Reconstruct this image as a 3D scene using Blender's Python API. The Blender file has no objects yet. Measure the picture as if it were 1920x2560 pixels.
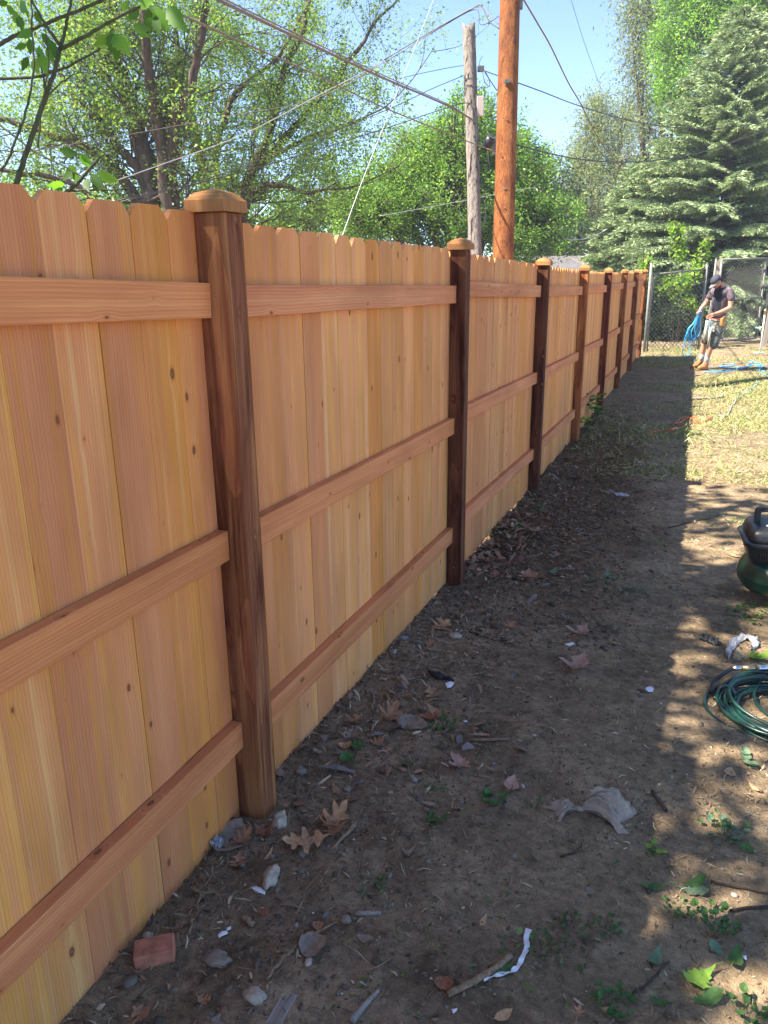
import bpy, bmesh, math, random
import numpy as np
from mathutils import Vector, Matrix, noise as mnoise
random.seed(7); RNG = np.random.default_rng(7)
SC = bpy.context.scene
# ------------------------------------------------------------------ camera
YAW, PIT, ROL, FPX = 0.37174, 0.30096, -0.01153, 1994.96
CAM = Vector((1.2704, 0.0, 1.7431))
cy, sy, cp, sp = math.cos(YAW), math.sin(YAW), math.cos(PIT), math.sin(PIT)
FWD = Vector((-sy*cp, cy*cp, -sp)); R0 = Vector((cy, sy, 0)); U0 = R0.cross(FWD)
RGT = math.cos(ROL)*R0 + math.sin(ROL)*U0; UPV = -math.sin(ROL)*R0 + math.cos(ROL)*U0
cd = bpy.data.cameras.new('camera'); cam = bpy.data.objects.new('camera', cd)
SC.collection.objects.link(cam); SC.camera = cam
cd.sensor_fit = 'VERTICAL'; cd.sensor_height = 36; cd.lens = 36*FPX/2560
cd.clip_start = 0.05; cd.clip_end = 2000
cam.matrix_world = Matrix(((RGT.x, UPV.x, -FWD.x, CAM.x), (RGT.y, UPV.y, -FWD.y, CAM.y), (RGT.z, UPV.z, -FWD.z, CAM.z), (0, 0, 0, 1)))
# ------------------------------------------------------------------ light
SUN_TO = Vector((-0.68, -0.42, 1.0)).normalized()
w = bpy.data.worlds.new('World'); SC.world = w; w.use_nodes = True
nt = w.node_tree; nt.nodes.clear()
sky = nt.nodes.new('ShaderNodeTexSky'); sky.sky_type = 'NISHITA'; sky.sun_disc = False
sky.sun_elevation = math.asin(SUN_TO.z); sky.sun_rotation = math.atan2(SUN_TO.x, SUN_TO.y)
sky.air_density = 0.5; sky.dust_density = 0.0; sky.ozone_density = 3.0
bg = nt.nodes.new('ShaderNodeBackground'); bg.inputs[1].default_value = 0.09
wo = nt.nodes.new('ShaderNodeOutputWorld')
nt.links.new(sky.outputs[0], bg.inputs[0]); nt.links.new(bg.outputs[0], wo.inputs[0])
sd = bpy.data.lights.new('sun', 'SUN'); sd.energy = 4.1; sd.angle = math.radians(0.55); sd.color = (1.0, 0.92, 0.79)
sun = bpy.data.objects.new('sun', sd); SC.collection.objects.link(sun)
sun.rotation_euler = SUN_TO.to_track_quat('Z', 'Y').to_euler()
SC.view_settings.view_transform = 'Standard'; SC.view_settings.look = 'None'
SC.view_settings.exposure = 2.3; SC.view_settings.gamma = 1.0; SC.view_settings.use_curve_mapping = False
SC.cycles.max_bounces = 8; SC.cycles.transparent_max_bounces = 8
SC.cycles.diffuse_bounces = 4; SC.cycles.glossy_bounces = 2; SC.cycles.transmission_bounces = 6

# ------------------------------------------------------------------ helpers
COL = SC.collection
def link(o, parent=None):
    COL.objects.link(o)
    if parent is not None: o.parent = parent
    return o
def tag(o, label=None, cat=None, group=None, kind=None):
    if label: o['label'] = label
    if cat: o['category'] = cat
    if group: o['group'] = group
    if kind: o['kind'] = kind
    return o
def empty(name, loc=(0, 0, 0), rz=0.0):
    o = bpy.data.objects.new(name, None); o.empty_display_size = .1
    o.location = loc; o.rotation_euler = (0, 0, rz); return link(o)
def at(px, py, d):
    """point seen at source pixel (px,py), d metres along the view axis"""
    return CAM + (FWD*FPX + RGT*(px-960) - UPV*(py-1280))*(d/FPX)
# ---- value noise
_L = RNG.random((256, 256))
def vn(x, y):
    x = np.asarray(x, float); y = np.asarray(y, float)
    xi = np.floor(x).astype(int); yi = np.floor(y).astype(int); fx = x-xi; fy = y-yi
    fx = fx*fx*(3-2*fx); fy = fy*fy*(3-2*fy)
    a = _L[xi % 256, yi % 256]; b = _L[(xi+1) % 256, yi % 256]; c = _L[xi % 256, (yi+1) % 256]; d = _L[(xi+1) % 256, (yi+1) % 256]
    return (a*(1-fx)+b*fx)*(1-fy)+(c*(1-fx)+d*fx)*fy-.5
GY = [-30, -3, 1.9, 4.26, 6.75, 9.18, 11.6, 14.06, 16.5, 18.94, 40, 400]
GZ = [.13, .1, 0, -.109, -.179, -.223, -.284, -.31, -.319, -.323, -.32, -.3]
def hg(x, y):
    x = np.asarray(x, float); y = np.asarray(y, float)
    z = np.interp(y, GY, GZ)
    z = z + .03*vn(x*.8+3, y*.8) + .018*vn(x*2.3, y*2.3+9)
    dig = np.clip(1.25-x, 0, .6)/.6*np.clip((y-3.5)/1.5, 0, 1)*np.clip((14-y)/4, 0, 1)*np.clip((x+.3)/.3, 0, 1)
    fo = np.clip((1.3-x)/.8, .15, 1)
    z = z + fo*(.014*vn(x*7, y*7) + .009*vn(x*17, y*17+5) + .006*vn(x*39, y*39)) + dig*(.03*vn(x*6+9, y*6) + .03*np.abs(vn(x*13, y*13+4)) + .018*vn(x*30, y*30))
    return z
def H(x, y): return float(hg(x, y))
def G(px, py):
    d = FWD*FPX + RGT*(px-960) - UPV*(py-1280); z = 0
    for _ in range(12):
        s = (z-CAM.z)/d.z; p = CAM+d*s; z = float(np.interp(p.y, GY, GZ)) if _ < 8 else H(p.x, p.y)
    return Vector((p.x, p.y, z))
# ---- mesh makers
def mesh_from(name, verts, faces, mat=None, smooth=False):
    me = bpy.data.meshes.new(name); me.from_pydata([tuple(v) for v in verts], [], faces); me.update()
    if mat: me.materials.append(mat)
    if smooth: me.shade_smooth()
    return me
def obj(name, me, parent=None, loc=None):
    o = bpy.data.objects.new(name, me)
    if loc is not None: o.location = loc
    return link(o, parent)
def poly_mesh(name, V, k, C=None, mat=None, smooth=False):
    """V (N*k,3) with k-gons, optional per-vertex colours"""
    V = np.ascontiguousarray(V, dtype=np.float32).reshape(-1, 3); n = len(V); f = n//k
    me = bpy.data.meshes.new(name)
    me.vertices.add(n); me.vertices.foreach_set('co', V.ravel())
    me.loops.add(n); me.loops.foreach_set('vertex_index', np.arange(n, dtype=np.int32))
    me.polygons.add(f); me.polygons.foreach_set('loop_start', np.arange(0, n, k, dtype=np.int32))
    me.polygons.foreach_set('loop_total', np.full(f, k, dtype=np.int32))
    me.update(calc_edges=True)
    if C is not None:
        a = me.color_attributes.new('Col', 'FLOAT_COLOR', 'POINT')
        c = np.ones((n, 4), np.float32); c[:, :3] = C; a.data.foreach_set('color', c.ravel())
    if smooth: me.shade_smooth()
    if mat: me.materials.append(mat)
    return me
def idx_mesh(name, V, F, C=None, mat=None, smooth=False):
    V = np.ascontiguousarray(V, dtype=np.float32); F = np.ascontiguousarray(F, dtype=np.int32); f, k = F.shape
    me = bpy.data.meshes.new(name)
    me.vertices.add(len(V)); me.vertices.foreach_set('co', V.ravel())
    me.loops.add(f*k); me.loops.foreach_set('vertex_index', F.ravel())
    me.polygons.add(f); me.polygons.foreach_set('loop_start', np.arange(0, f*k, k, dtype=np.int32))
    me.polygons.foreach_set('loop_total', np.full(f, k, dtype=np.int32))
    me.update(calc_edges=True)
    if C is not None:
        a = me.color_attributes.new('Col', 'FLOAT_COLOR', 'POINT')
        c = np.ones((len(V), 4), np.float32); c[:, :3] = C; a.data.foreach_set('color', c.ravel())
    if smooth: me.shade_smooth()
    if mat: me.materials.append(mat)
    return me
class Tubes:
    def __init__(s): s.V = []; s.F = []; s.n = 0
    def add(s, pts, rad, k=6, cap=True):
        P = np.array([tuple(p) for p in pts], float); n = len(P)
        rad = np.broadcast_to(np.array(rad, float), (n,)) if np.ndim(rad) < 1 or len(np.atleast_1d(rad)) != 2 or n == 2 else np.linspace(rad[0], rad[1], n)
        T = np.gradient(P, axis=0); T /= (np.linalg.norm(T, axis=1, keepdims=True)+1e-9)
        up = np.array([0, 0, 1.]) if abs(T[0][2]) < .9 else np.array([1., 0, 0])
        a0 = np.cross(T[0], up); a0 /= np.linalg.norm(a0); ang = np.arange(k)*2*np.pi/k
        for i in range(n):
            a = a0-T[i]*(a0@T[i]); a /= np.linalg.norm(a)+1e-9; b = np.cross(T[i], a); a0 = a
            s.V.append(P[i]+rad[i]*(np.cos(ang)[:, None]*a+np.sin(ang)[:, None]*b))
        j = np.arange(k); j2 = (j+1) % k
        for i in range(n-1):
            o = s.n+i*k
            s.F.append(np.stack([o+j, o+j2, o+k+j2, o+k+j], 1))
        if cap:
            s.V.append(P[:1]); s.V.append(P[-1:]); c0 = s.n+n*k
            s.F.append(np.stack([s.n+j2, s.n+j, j*0+c0, j*0+c0], 1)); o = s.n+(n-1)*k
            s.F.append(np.stack([o+j, o+j2, j*0+c0+1, j*0+c0+1], 1)); s.n += 2
        s.n += n*k
    def mesh(s, name, mat, smooth=True):
        V = np.concatenate(s.V); F = np.concatenate(s.F)
        # caps were written as degenerate quads: split to tris via from_pydata free path
        tri = F[:, 2] == F[:, 3]
        me = bpy.data.meshes.new(name)
        Q, T = F[~tri], F[tri][:, :3]
        me.vertices.add(len(V)); me.vertices.foreach_set('co', V.astype(np.float32).ravel())
        li = np.concatenate([Q.ravel(), T.ravel()]).astype(np.int32)
        me.loops.add(len(li)); me.loops.foreach_set('vertex_index', li)
        st = np.concatenate([np.arange(len(Q))*4, len(Q)*4+np.arange(len(T))*3]).astype(np.int32)
        tot = np.concatenate([np.full(len(Q), 4), np.full(len(T), 3)]).astype(np.int32)
        me.polygons.add(len(st)); me.polygons.foreach_set('loop_start', st); me.polygons.foreach_set('loop_total', tot)
        me.update(calc_edges=True); me.validate()
        if smooth: me.shade_smooth()
        me.materials.append(mat); return me
def tube_obj(name, pts, r, mat, parent=None, k=8):
    t = Tubes(); t.add(pts, r, k); return obj(name, t.mesh(name, mat), parent)
def smooth_path(pts, n=8):
    P = [Vector(p) for p in pts]; P = [P[0]*2-P[1]]+P+[P[-1]*2-P[-2]]; out = []
    for i in range(1, len(P)-2):
        for j in range(n):
            t = j/n; a, b, c, d = P[i-1:i+3]
            out.append(.5*((2*b)+(c-a)*t+(2*a-5*b+4*c-d)*t*t+(3*b-a-3*c+d)*t**3))
    out.append(P[-2]); return out
def box_bm(bm, x0, x1, y0, y1, z0, z1, bev=0):
    vs = [bm.verts.new(v) for v in [(x0, y0, z0), (x1, y0, z0), (x1, y1, z0), (x0, y1, z0), (x0, y0, z1), (x1, y0, z1), (x1, y1, z1), (x0, y1, z1)]]
    fs = [bm.faces.new([vs[i] for i in f]) for f in [(3, 2, 1, 0), (4, 5, 6, 7), (0, 1, 5, 4), (1, 2, 6, 5), (2, 3, 7, 6), (3, 0, 4, 7)]]
    if bev:
        es = list({e for f in fs for e in f.edges}); bmesh.ops.bevel(bm, geom=es, offset=bev, segments=1, affect='EDGES')
def box_mesh(name, x0, x1, y0, y1, z0, z1, mat, bev=0):
    bm = bmesh.new(); box_bm(bm, x0, x1, y0, y1, z0, z1, bev); me = bpy.data.meshes.new(name); bm.to_mesh(me); bm.free(); me.materials.append(mat); return me
def lathe(name, prof, mat, k=24, sx=1, sy=1, smooth=True):
    V = []; F = []
    for r, z in prof:
        for j in range(k): V.append((r*sx*math.cos(2*math.pi*j/k), r*sy*math.sin(2*math.pi*j/k), z))
    for i in range(len(prof)-1):
        for j in range(k): F.append((i*k+j, i*k+(j+1) % k, (i+1)*k+(j+1) % k, (i+1)*k+j))
    F.append(tuple(range(k-1, -1, -1))); F.append(tuple((len(prof)-1)*k+j for j in range(k)))
    return mesh_from(name, V, F, mat, smooth)

# ------------------------------------------------------------------ materials
class NT:
    def __init__(s, name):
        s.m = bpy.data.materials.new(name); s.m.use_nodes = True; s.t = s.m.node_tree; s.t.nodes.clear()
        s.out = s.n('OutputMaterial')
    def n(s, ty, **k):
        nd = s.t.nodes.new('ShaderNode'+ty)
        for a, b in k.items(): setattr(nd, a, b)
        return nd
    def put(s, v, inp):
        if isinstance(v, (int, float)): inp.default_value = v
        elif isinstance(v, tuple):
            inp.default_value = v if len(v) == len(inp.default_value) else tuple(v)+(1,)
        else: s.t.links.new(v, inp)
    def mapv(s, src, scale=(1, 1, 1), loc=(0, 0, 0)):
        m = s.n('Mapping'); s.put(src, m.inputs[0]); m.inputs[3].default_value = scale; m.inputs[1].default_value = loc; return m.outputs[0]
    def noise(s, vec, scale, detail=2, rough=.5, dist=0, col=False):
        x = s.n('TexNoise'); s.put(vec, x.inputs['Vector']); x.inputs['Scale'].default_value = scale
        x.inputs['Detail'].default_value = detail; x.inputs['Roughness'].default_value = rough; x.inputs['Distortion'].default_value = dist
        return x.outputs[1 if col else 0]
    def ramp(s, fac, stops, interp='LINEAR'):
        r = s.n('ValToRGB'); s.put(fac, r.inputs[0]); cr = r.color_ramp; cr.interpolation = interp
        while len(cr.elements) < len(stops): cr.elements.new(.5)
        for e, (p, c) in zip(cr.elements, stops):
            e.position = p; e.color = (c, c, c, 1) if isinstance(c, (int, float)) else tuple(c)+(1,)
        return r.outputs[0]
    def mix(s, f, a, b, mode='MIX'):
        m = s.n('MixRGB', blend_type=mode); s.put(f, m.inputs[0]); s.put(a, m.inputs[1]); s.put(b, m.inputs[2]); return m.outputs[0]
    def math(s, op, a, b=0, c=0, clamp=False):
        m = s.n('Math', operation=op, use_clamp=clamp); s.put(a, m.inputs[0]); s.put(b, m.inputs[1]); s.put(c, m.inputs[2]); return m.outputs[0]
    def vadd(s, a, b, op='ADD'):
        m = s.n('VectorMath', operation=op); s.put(a, m.inputs[0]); s.put(b, m.inputs[1]); return m.outputs[0]
    def bump(s, h, strength=.3, dist=.01):
        b = s.n('Bump'); s.put(h, b.inputs['Height']); b.inputs['Strength'].default_value = strength; b.inputs['Distance'].default_value = dist; return b.outputs[0]
    def bsdf(s, col, rough=.7, nrm=None, spec=.3, metal=0, coat=0):
        b = s.n('BsdfPrincipled'); s.put(col, b.inputs['Base Color']); s.put(rough, b.inputs['Roughness'])
        b.inputs['Specular IOR Level'].default_value = spec; b.inputs['Metallic'].default_value = metal; b.inputs['Coat Weight'].default_value = coat
        if nrm is not None: s.put(nrm, b.inputs['Normal'])
        return b.outputs[0]
    def end(s, sh): s.t.links.new(sh, s.out.inputs[0]); return s.m
def plain(name, col, rough=.6, spec=.3, metal=0, var=.15, nscale=30, bump=0, coat=0):
    N = NT(name); tc = N.n('TexCoord').outputs['Object']; nz = N.noise(tc, nscale, 4, .6)
    f = N.ramp(nz, [(.3, 1-var), (.7, 1+var)])
    c = N.mix(1, col, f, 'MULTIPLY')
    return N.end(N.bsdf(c, rough, N.bump(nz, bump, .004) if bump else None, spec, metal, coat))
def objvec(N, off=37.0):
    oi = N.n('ObjectInfo'); tc = N.n('TexCoord').outputs['Object']
    r = N.math('MULTIPLY', oi.outputs['Random'], off)
    c = N.n('CombineXYZ'); N.put(r, c.inputs[0]); N.put(N.math('MULTIPLY', oi.outputs['Random'], off*3.3), c.inputs[1]); N.put(N.math('MULTIPLY', oi.outputs['Random'], off*7.7), c.inputs[2])
    return N.vadd(tc, c.outputs[0]), oi.outputs['Color'], oi.outputs['Random']
def wood(name, stops, knot=True, rough=.8, grain=.30, bumpk=.5):
    """local axes: Z along the grain, Y across the face, X thickness; colour tint from obj.color"""
    N = NT(name); v, tint, rnd = objvec(N)
    warp = N.noise(N.mapv(v, (3, 3, .9)), 1.6, 2, .5, col=True)
    v2 = N.vadd(v, N.mapv(warp, (.012, .022, .0)))
    knotd = None
    if knot:
        vo = N.n('TexVoronoi'); sv = N.n('SeparateXYZ'); N.put(v2, sv.inputs[0]); cv = N.n('CombineXYZ'); N.put(N.math('MULTIPLY', N.math('ADD', sv.outputs[1], sv.outputs[0]), 6.5), cv.inputs[0]); N.put(N.math('MULTIPLY', sv.outputs[2], 3.6), cv.inputs[1]); N.put(cv.outputs[0], vo.inputs['Vector']); vo.voronoi_dimensions = '2D'; vo.inputs['Scale'].default_value = 1.0
        # knots flatten x so the cell centre is on the face
        sx = N.n('SeparateColor'); N.put(vo.outputs['Color'], sx.inputs[0])
        knotd = N.math('ADD', vo.outputs['Distance'], N.math('MULTIPLY', N.math('SUBTRACT', 1.0, sx.outputs[0]), .085))
        pull = N.ramp(knotd, [(.0, 1), (.22, 0)])
        cmb = N.n('CombineXYZ'); N.put(N.math('MULTIPLY', pull, .011), cmb.inputs[1]); v2 = N.vadd(v2, cmb.outputs[0])
    broad = N.noise(N.mapv(v2, (8, 17, .35)), 1.0, 3, .62, .15)
    mid = N.noise(N.mapv(v2, (40, 75, .9)), 1.0, 3, .6)
    fine = N.noise(N.mapv(v2, (160, 330, 5)), 1.0, 4, .72)
    rings = N.n('TexWave', wave_type='BANDS', bands_direction='Y', wave_profile='SAW'); N.put(N.mapv(v2, (20, 60, 1.1)), rings.inputs['Vector'])
    rings.inputs['Scale'].default_value = .55; rings.inputs['Distortion'].default_value = 6; rings.inputs['Detail'].default_value = 2; rings.inputs['Detail Scale'].default_value = .6
    f = N.math('ADD', N.math('MULTIPLY', broad, .8), N.math('MULTIPLY', mid, .28)); f = N.math('SUBTRACT', f, .04)
    c = N.ramp(f, stops)
    g = N.math('ADD', N.math('MULTIPLY', fine, .6), N.math('MULTIPLY', rings.outputs[1], .35))
    c = N.mix(1, c, N.ramp(g, [(.15, 1-grain), (.75, 1+grain*.45)]), 'MULTIPLY')
    blot = N.noise(N.mapv(v, (2, 5, 1.3)), 1.3, 3, .6)
    c = N.mix(1, c, N.ramp(blot, [(.3, (.84, .80, .76)), (.65, (1.08, 1.06, 1.04))]), 'MULTIPLY')
    if name == 'cedar_post':
        c = N.mix(1, c, N.ramp(N.noise(N.mapv(v, (9, 9, 1.0)), 1.6, 4, .65, .8), [(.36, (.50, .38, .38)), (.50, (1.0, .95, .92)), (.66, (1.3, 1.22, 1.12))]), 'MULTIPLY')
    c = N.mix(1, c, tint, 'MULTIPLY')
    if knot:
        halo = N.ramp(knotd, [(.04, .7), (.10, 0)]); c = N.mix(halo, c, N.mix(1, c, (.72, .52, .36), 'MULTIPLY'))
        k = N.ramp(knotd, [(.045, 1), (.062, 0)]); c = N.mix(k, c, (.20, .085, .04))
        k2 = N.ramp(knotd, [(.0, 1), (.036, 0)]); c = N.mix(N.math('MULTIPLY', k2, .8), c, (.42, .21, .10))
    h = N.math('ADD', g, N.math('MULTIPLY', N.noise(N.mapv(v, (250, 250, 60)), 1.0, 3, .6), .5))
    return N.end(N.bsdf(c, rough, N.bump(h, bumpk, .003), .12))
CREAM = (.82, .52, .25); TAN = (.80, .40, .155); PINK = (.76, .33, .145); AMB = (.78, .365, .10); RED = (.36, .155, .085)
M = {}
M['cedar'] = wood('cedar_board', [(.28, CREAM), (.37, TAN), (.47, PINK), (.56, AMB), (.65, TAN), (.76, CREAM)], grain=.22)
M['rail'] = wood('cedar_rail', [(.25, (.74, .37, .17)), (.42, (.72, .295, .13)), (.58, (.62, .23, .10)), (.72, (.76, .37, .16))], grain=.26)
M['post'] = wood('cedar_post', [(.28, (.40, .20, .09)), (.42, (.30, .13, .058)), (.50, (.19, .062, .034)), (.57, (.30, .125, .055)), (.72, (.42, .21, .095))], grain=.45, bumpk=.7)
M['cap'] = wood('cedar_cap', [(.25, (.48, .26, .10)), (.5, (.38, .18, .07)), (.75, (.52, .29, .12))], knot=False, grain=.4)
M['brick'] = plain('old_brick', (.46, .18, .11), .9, .1, var=.35, nscale=28, bump=.5)
def foliage(name, trans=.45, rough=.5, spec=.3):
    N = NT(name); a = N.n('Attribute', attribute_name='Col').outputs[0]
    d = N.bsdf(a, rough, None, spec); t = N.n('BsdfTranslucent'); N.put(N.mix(1, a, (1.15, 1.25, .55), 'MULTIPLY'), t.inputs[0])
    m = N.n('MixShader'); m.inputs[0].default_value = trans; N.t.links.new(d, m.inputs[1]); N.t.links.new(t.outputs[0], m.inputs[2])
    return N.end(m.outputs[0])
M['leaf'] = foliage('tree_leaf'); M['needle'] = foliage('spruce_needle', .12, .65, .15); M['litter'] = foliage('litter', .06, .8, .12)
def bark(name, c0, c1, sc=10):
    N = NT(name); v = N.n('TexCoord').outputs['Object']; n1 = N.noise(N.mapv(v, (sc, sc, sc*.18)), 1, 5, .7, .4); n2 = N.noise(v, sc*.3, 2)
    c = N.mix(n2, N.ramp(n1, [(.32, c0), (.66, c1)]), N.ramp(n1, [(.3, c0), (.7, tuple(x*.8 for x in c1))]))
    return N.end(N.bsdf(c, .9, N.bump(n1, .8, .02), .1))
M['bark'] = bark('tree_bark', (.035, .026, .02), (.14, .105, .08))
M['bark2'] = bark('young_bark', (.05, .06, .03), (.13, .14, .075), 40)
M['twig'] = bark('dead_twig', (.18, .11, .06), (.50, .35, .22), 60)
M['pole_new'] = None
def pole(name, stops, sc=1.0):
    N = NT(name); v = N.n('TexCoord').outputs['Object']
    w1 = N.vadd(v, N.mapv(N.noise(v, 3, 2, col=True), (.05, .05, .03)))
    n1 = N.noise(N.mapv(w1, (26, 26, 3.2)), sc, 5, .68, .6); n2 = N.noise(N.mapv(w1, (4, 4, 1.1)), 1, 3, .6); n3 = N.noise(N.mapv(w1, (90, 90, 5)), 1, 3, .7)
    f = N.math('ADD', N.math('MULTIPLY', n1, .5), N.math('MULTIPLY', n2, .5)); c = N.ramp(f, stops)
    c = N.mix(1, c, N.ramp(n3, [(.32, .5), (.6, 1.12)]), 'MULTIPLY')
    return N.end(N.bsdf(c, .75, N.bump(N.math('ADD', n1, n3), .8, .02), .2))
M['pole_new'] = pole('orange_pole_wood', [(.34, (.055, .018, .008)), (.43, (.17, .052, .014)), (.52, (.26, .085, .022)), (.66, (.35, .145, .045))])
def oldpole():
    N = NT('grey_pole_wood'); v = N.n('TexCoord').outputs['Object']
    w1 = N.vadd(v, N.mapv(N.noise(v, 4, 2, col=True), (.04, .04, .0)))
    n1 = N.noise(N.mapv(w1, (34, 34, 1.2)), 1, 5, .7, .3); n2 = N.noise(N.mapv(w1, (14, 14, .7)), 1, 4, .7, .8)
    c = N.ramp(n1, [(.3, (.09, .075, .066)), (.5, (.22, .19, .165)), (.72, (.31, .265, .225))])
    k = N.ramp(n2, [(.36, 1), (.42, 0)]); c = N.mix(k, c, (.035, .028, .025))
    h = N.math('SUBTRACT', n1, k)
    return N.end(N.bsdf(c, .9, N.bump(h, .9, .03), .1))
M['pole_old'] = oldpole()
M['galv'] = plain('galvanised_steel', (.20, .19, .17), .6, .3, .0, .2, 20)
M['darkgalv'] = plain('dull_wire', (.14, .14, .13), .55, .5, .3, .2, 20)
M['wire'] = plain('cable_black', (.035, .033, .032), .5, .4)
M['wiregrey'] = plain('cable_grey', (.17, .14, .12), .6, .3)
M['steelwire'] = plain('steel_strand', (.45, .46, .47), .4, .5, .4)
M['brownwire'] = plain('cable_brown', (.22, .15, .10), .7, .2)
M['blackpl'] = plain('black_plastic', (.022, .023, .026), .42, .5, 0, .15, 60)
M['greenpaint'] = plain('green_tank_paint', (.004, .04, .025), .3, .5, 0, .15, 8, coat=.3)
M['hosegreen'] = plain('green_hose_rubber', (.009, .045, .036), .32, .6, 0, .25, 30)
M['blueh'] = plain('blue_hose_rubber', (.05, .36, .62), .4, .5, 0, .15, 20)
M['orangec'] = plain('orange_cord', (.75, .12, .04), .5, .4)
M['white'] = plain('white_plastic', (.72, .72, .70), .55, .3, 0, .08)
M['boxpl'] = plain('beige_box_plastic', (.60, .50, .45), .6, .3, 0, .06)
M['brass'] = plain('brass', (.50, .38, .20), .3, .6, .9)
M['chrome'] = plain('chrome', (.7, .7, .7), .15, .6, 1)
M['rock'] = plain('pale_rock', (.40, .33, .25), .9, .1, 0, .4, 25, .8)
M['rockd'] = plain('dark_rock', (.24, .19, .145), .9, .1, 0, .4, 25, .8)
M['paper'] = plain('white_paper', (.75, .76, .78), .8, .1, 0, .06)
M['greywood'] = wood('weathered_wood', [(.3, (.36, .32, .27)), (.5, (.27, .235, .2)), (.7, (.40, .36, .31))], knot=False)
M['roof'] = plain('roof_shingle', (.15, .14, .145), .9, .1, 0, .3, 6, .3)
M['siding'] = plain('white_siding', (.60, .60, .57), .7, .2, 0, .05)
def bagmat(name, col, trans):
    N = NT(name); v = N.n('TexCoord').outputs['Object']; n = N.noise(v, 22, 4, .7, 1.2)
    c = N.mix(1, col, N.ramp(n, [(.3, .75), (.7, 1.15)]), 'MULTIPLY'); d = N.bsdf(c, .42, N.bump(n, .9, .012), .5)
    t = N.n('BsdfTranslucent'); N.put(c, t.inputs[0]); m = N.n('MixShader'); m.inputs[0].default_value = trans
    N.t.links.new(d, m.inputs[1]); N.t.links.new(t.outputs[0], m.inputs[2]); return N.end(m.outputs[0])
M['bagtan'] = bagmat('tan_bag_film', (.52, .40, .30), .25); M['bagwhite'] = bagmat('white_film', (.62, .62, .64), .3); M['bagblack'] = bagmat('black_film', (.02, .021, .025), .05)
M['baggrey'] = bagmat('grey_film', (.33, .32, .30), .2)
# ground
def groundmat():
    N = NT('soil'); pos = N.n('NewGeometry').outputs['Position']; sep = N.n('SeparateXYZ'); N.put(pos, sep.inputs[0]); X, Y = sep.outputs[0], sep.outputs[1]
    n1 = N.noise(pos, 1.1, 4, .6); n2 = N.noise(pos, 5.5, 5, .65); n3 = N.noise(pos, 30, 5, .7); n4 = N.noise(pos, 160, 4, .7)
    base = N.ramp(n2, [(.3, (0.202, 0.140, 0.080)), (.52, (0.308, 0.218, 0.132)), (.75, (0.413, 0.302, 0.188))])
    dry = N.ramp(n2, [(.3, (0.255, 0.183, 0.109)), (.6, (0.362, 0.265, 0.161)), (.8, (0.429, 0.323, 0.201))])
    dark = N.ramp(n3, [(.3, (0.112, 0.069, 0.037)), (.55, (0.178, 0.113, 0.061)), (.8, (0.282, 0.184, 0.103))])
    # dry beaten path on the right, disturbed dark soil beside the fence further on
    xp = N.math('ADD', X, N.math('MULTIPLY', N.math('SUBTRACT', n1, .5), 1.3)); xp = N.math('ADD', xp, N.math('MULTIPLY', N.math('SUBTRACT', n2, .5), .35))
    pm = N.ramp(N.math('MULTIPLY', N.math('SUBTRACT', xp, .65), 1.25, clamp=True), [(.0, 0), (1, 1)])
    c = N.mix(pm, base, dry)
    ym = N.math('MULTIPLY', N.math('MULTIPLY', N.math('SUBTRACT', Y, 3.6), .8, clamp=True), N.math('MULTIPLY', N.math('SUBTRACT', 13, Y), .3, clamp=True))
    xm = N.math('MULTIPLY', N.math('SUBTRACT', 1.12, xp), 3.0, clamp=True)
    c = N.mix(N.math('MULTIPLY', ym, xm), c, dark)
    # far: straw-strewn thin grass
    fm = N.math('MULTIPLY', N.math('SUBTRACT', N.math('ADD', Y, N.math('MULTIPLY', N.math('SUBTRACT', xp, 1.2), 2.0)), 7.8), .35, clamp=True)
    gr = N.ramp(n3, [(.35, (.17, .125, .09)), (.5, (.24, .185, .12)), (.62, (.20, .20, .075))])
    gn = N.ramp(N.noise(pos, 2.6, 5, .7), [(.42, 0), (.58, 1)])
    c = N.mix(fm, c, N.mix(gn, N.mix(.4, c, (.22, .165, .125)), gr))
    c = N.mix(1, c, N.ramp(N.noise(pos, 2.4, 6, .75, .6), [(.36, .68), (.5, 1.0), (.64, 1.22)]), 'MULTIPLY'); c = N.mix(1, c, N.ramp(n3, [(.28, .55), (.7, 1.3)]), 'MULTIPLY'); c = N.mix(1, c, N.ramp(n4, [(.3, .72), (.7, 1.22)]), 'MULTIPLY')
    vo = N.n('TexVoronoi'); N.put(pos, vo.inputs['Vector']); vo.inputs['Scale'].default_value = 75; sc = N.n('SeparateColor'); N.put(vo.outputs['Color'], sc.inputs[0])
    spk = N.math('MULTIPLY', N.ramp(vo.outputs['Distance'], [(.12, 1), (.2, 0)]), N.math('GREATER_THAN', sc.outputs[0], .88))
    c = N.mix(N.math('MULTIPLY', spk, .7), c, (.32, .27, .21))
    h = N.math('ADD', N.math('MULTIPLY', n3, 1.0), N.math('MULTIPLY', n4, .45)); h = N.math('ADD', h, N.math('MULTIPLY', n2, 1.2))
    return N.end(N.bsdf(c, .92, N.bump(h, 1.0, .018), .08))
M['soil'] = groundmat()

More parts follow.
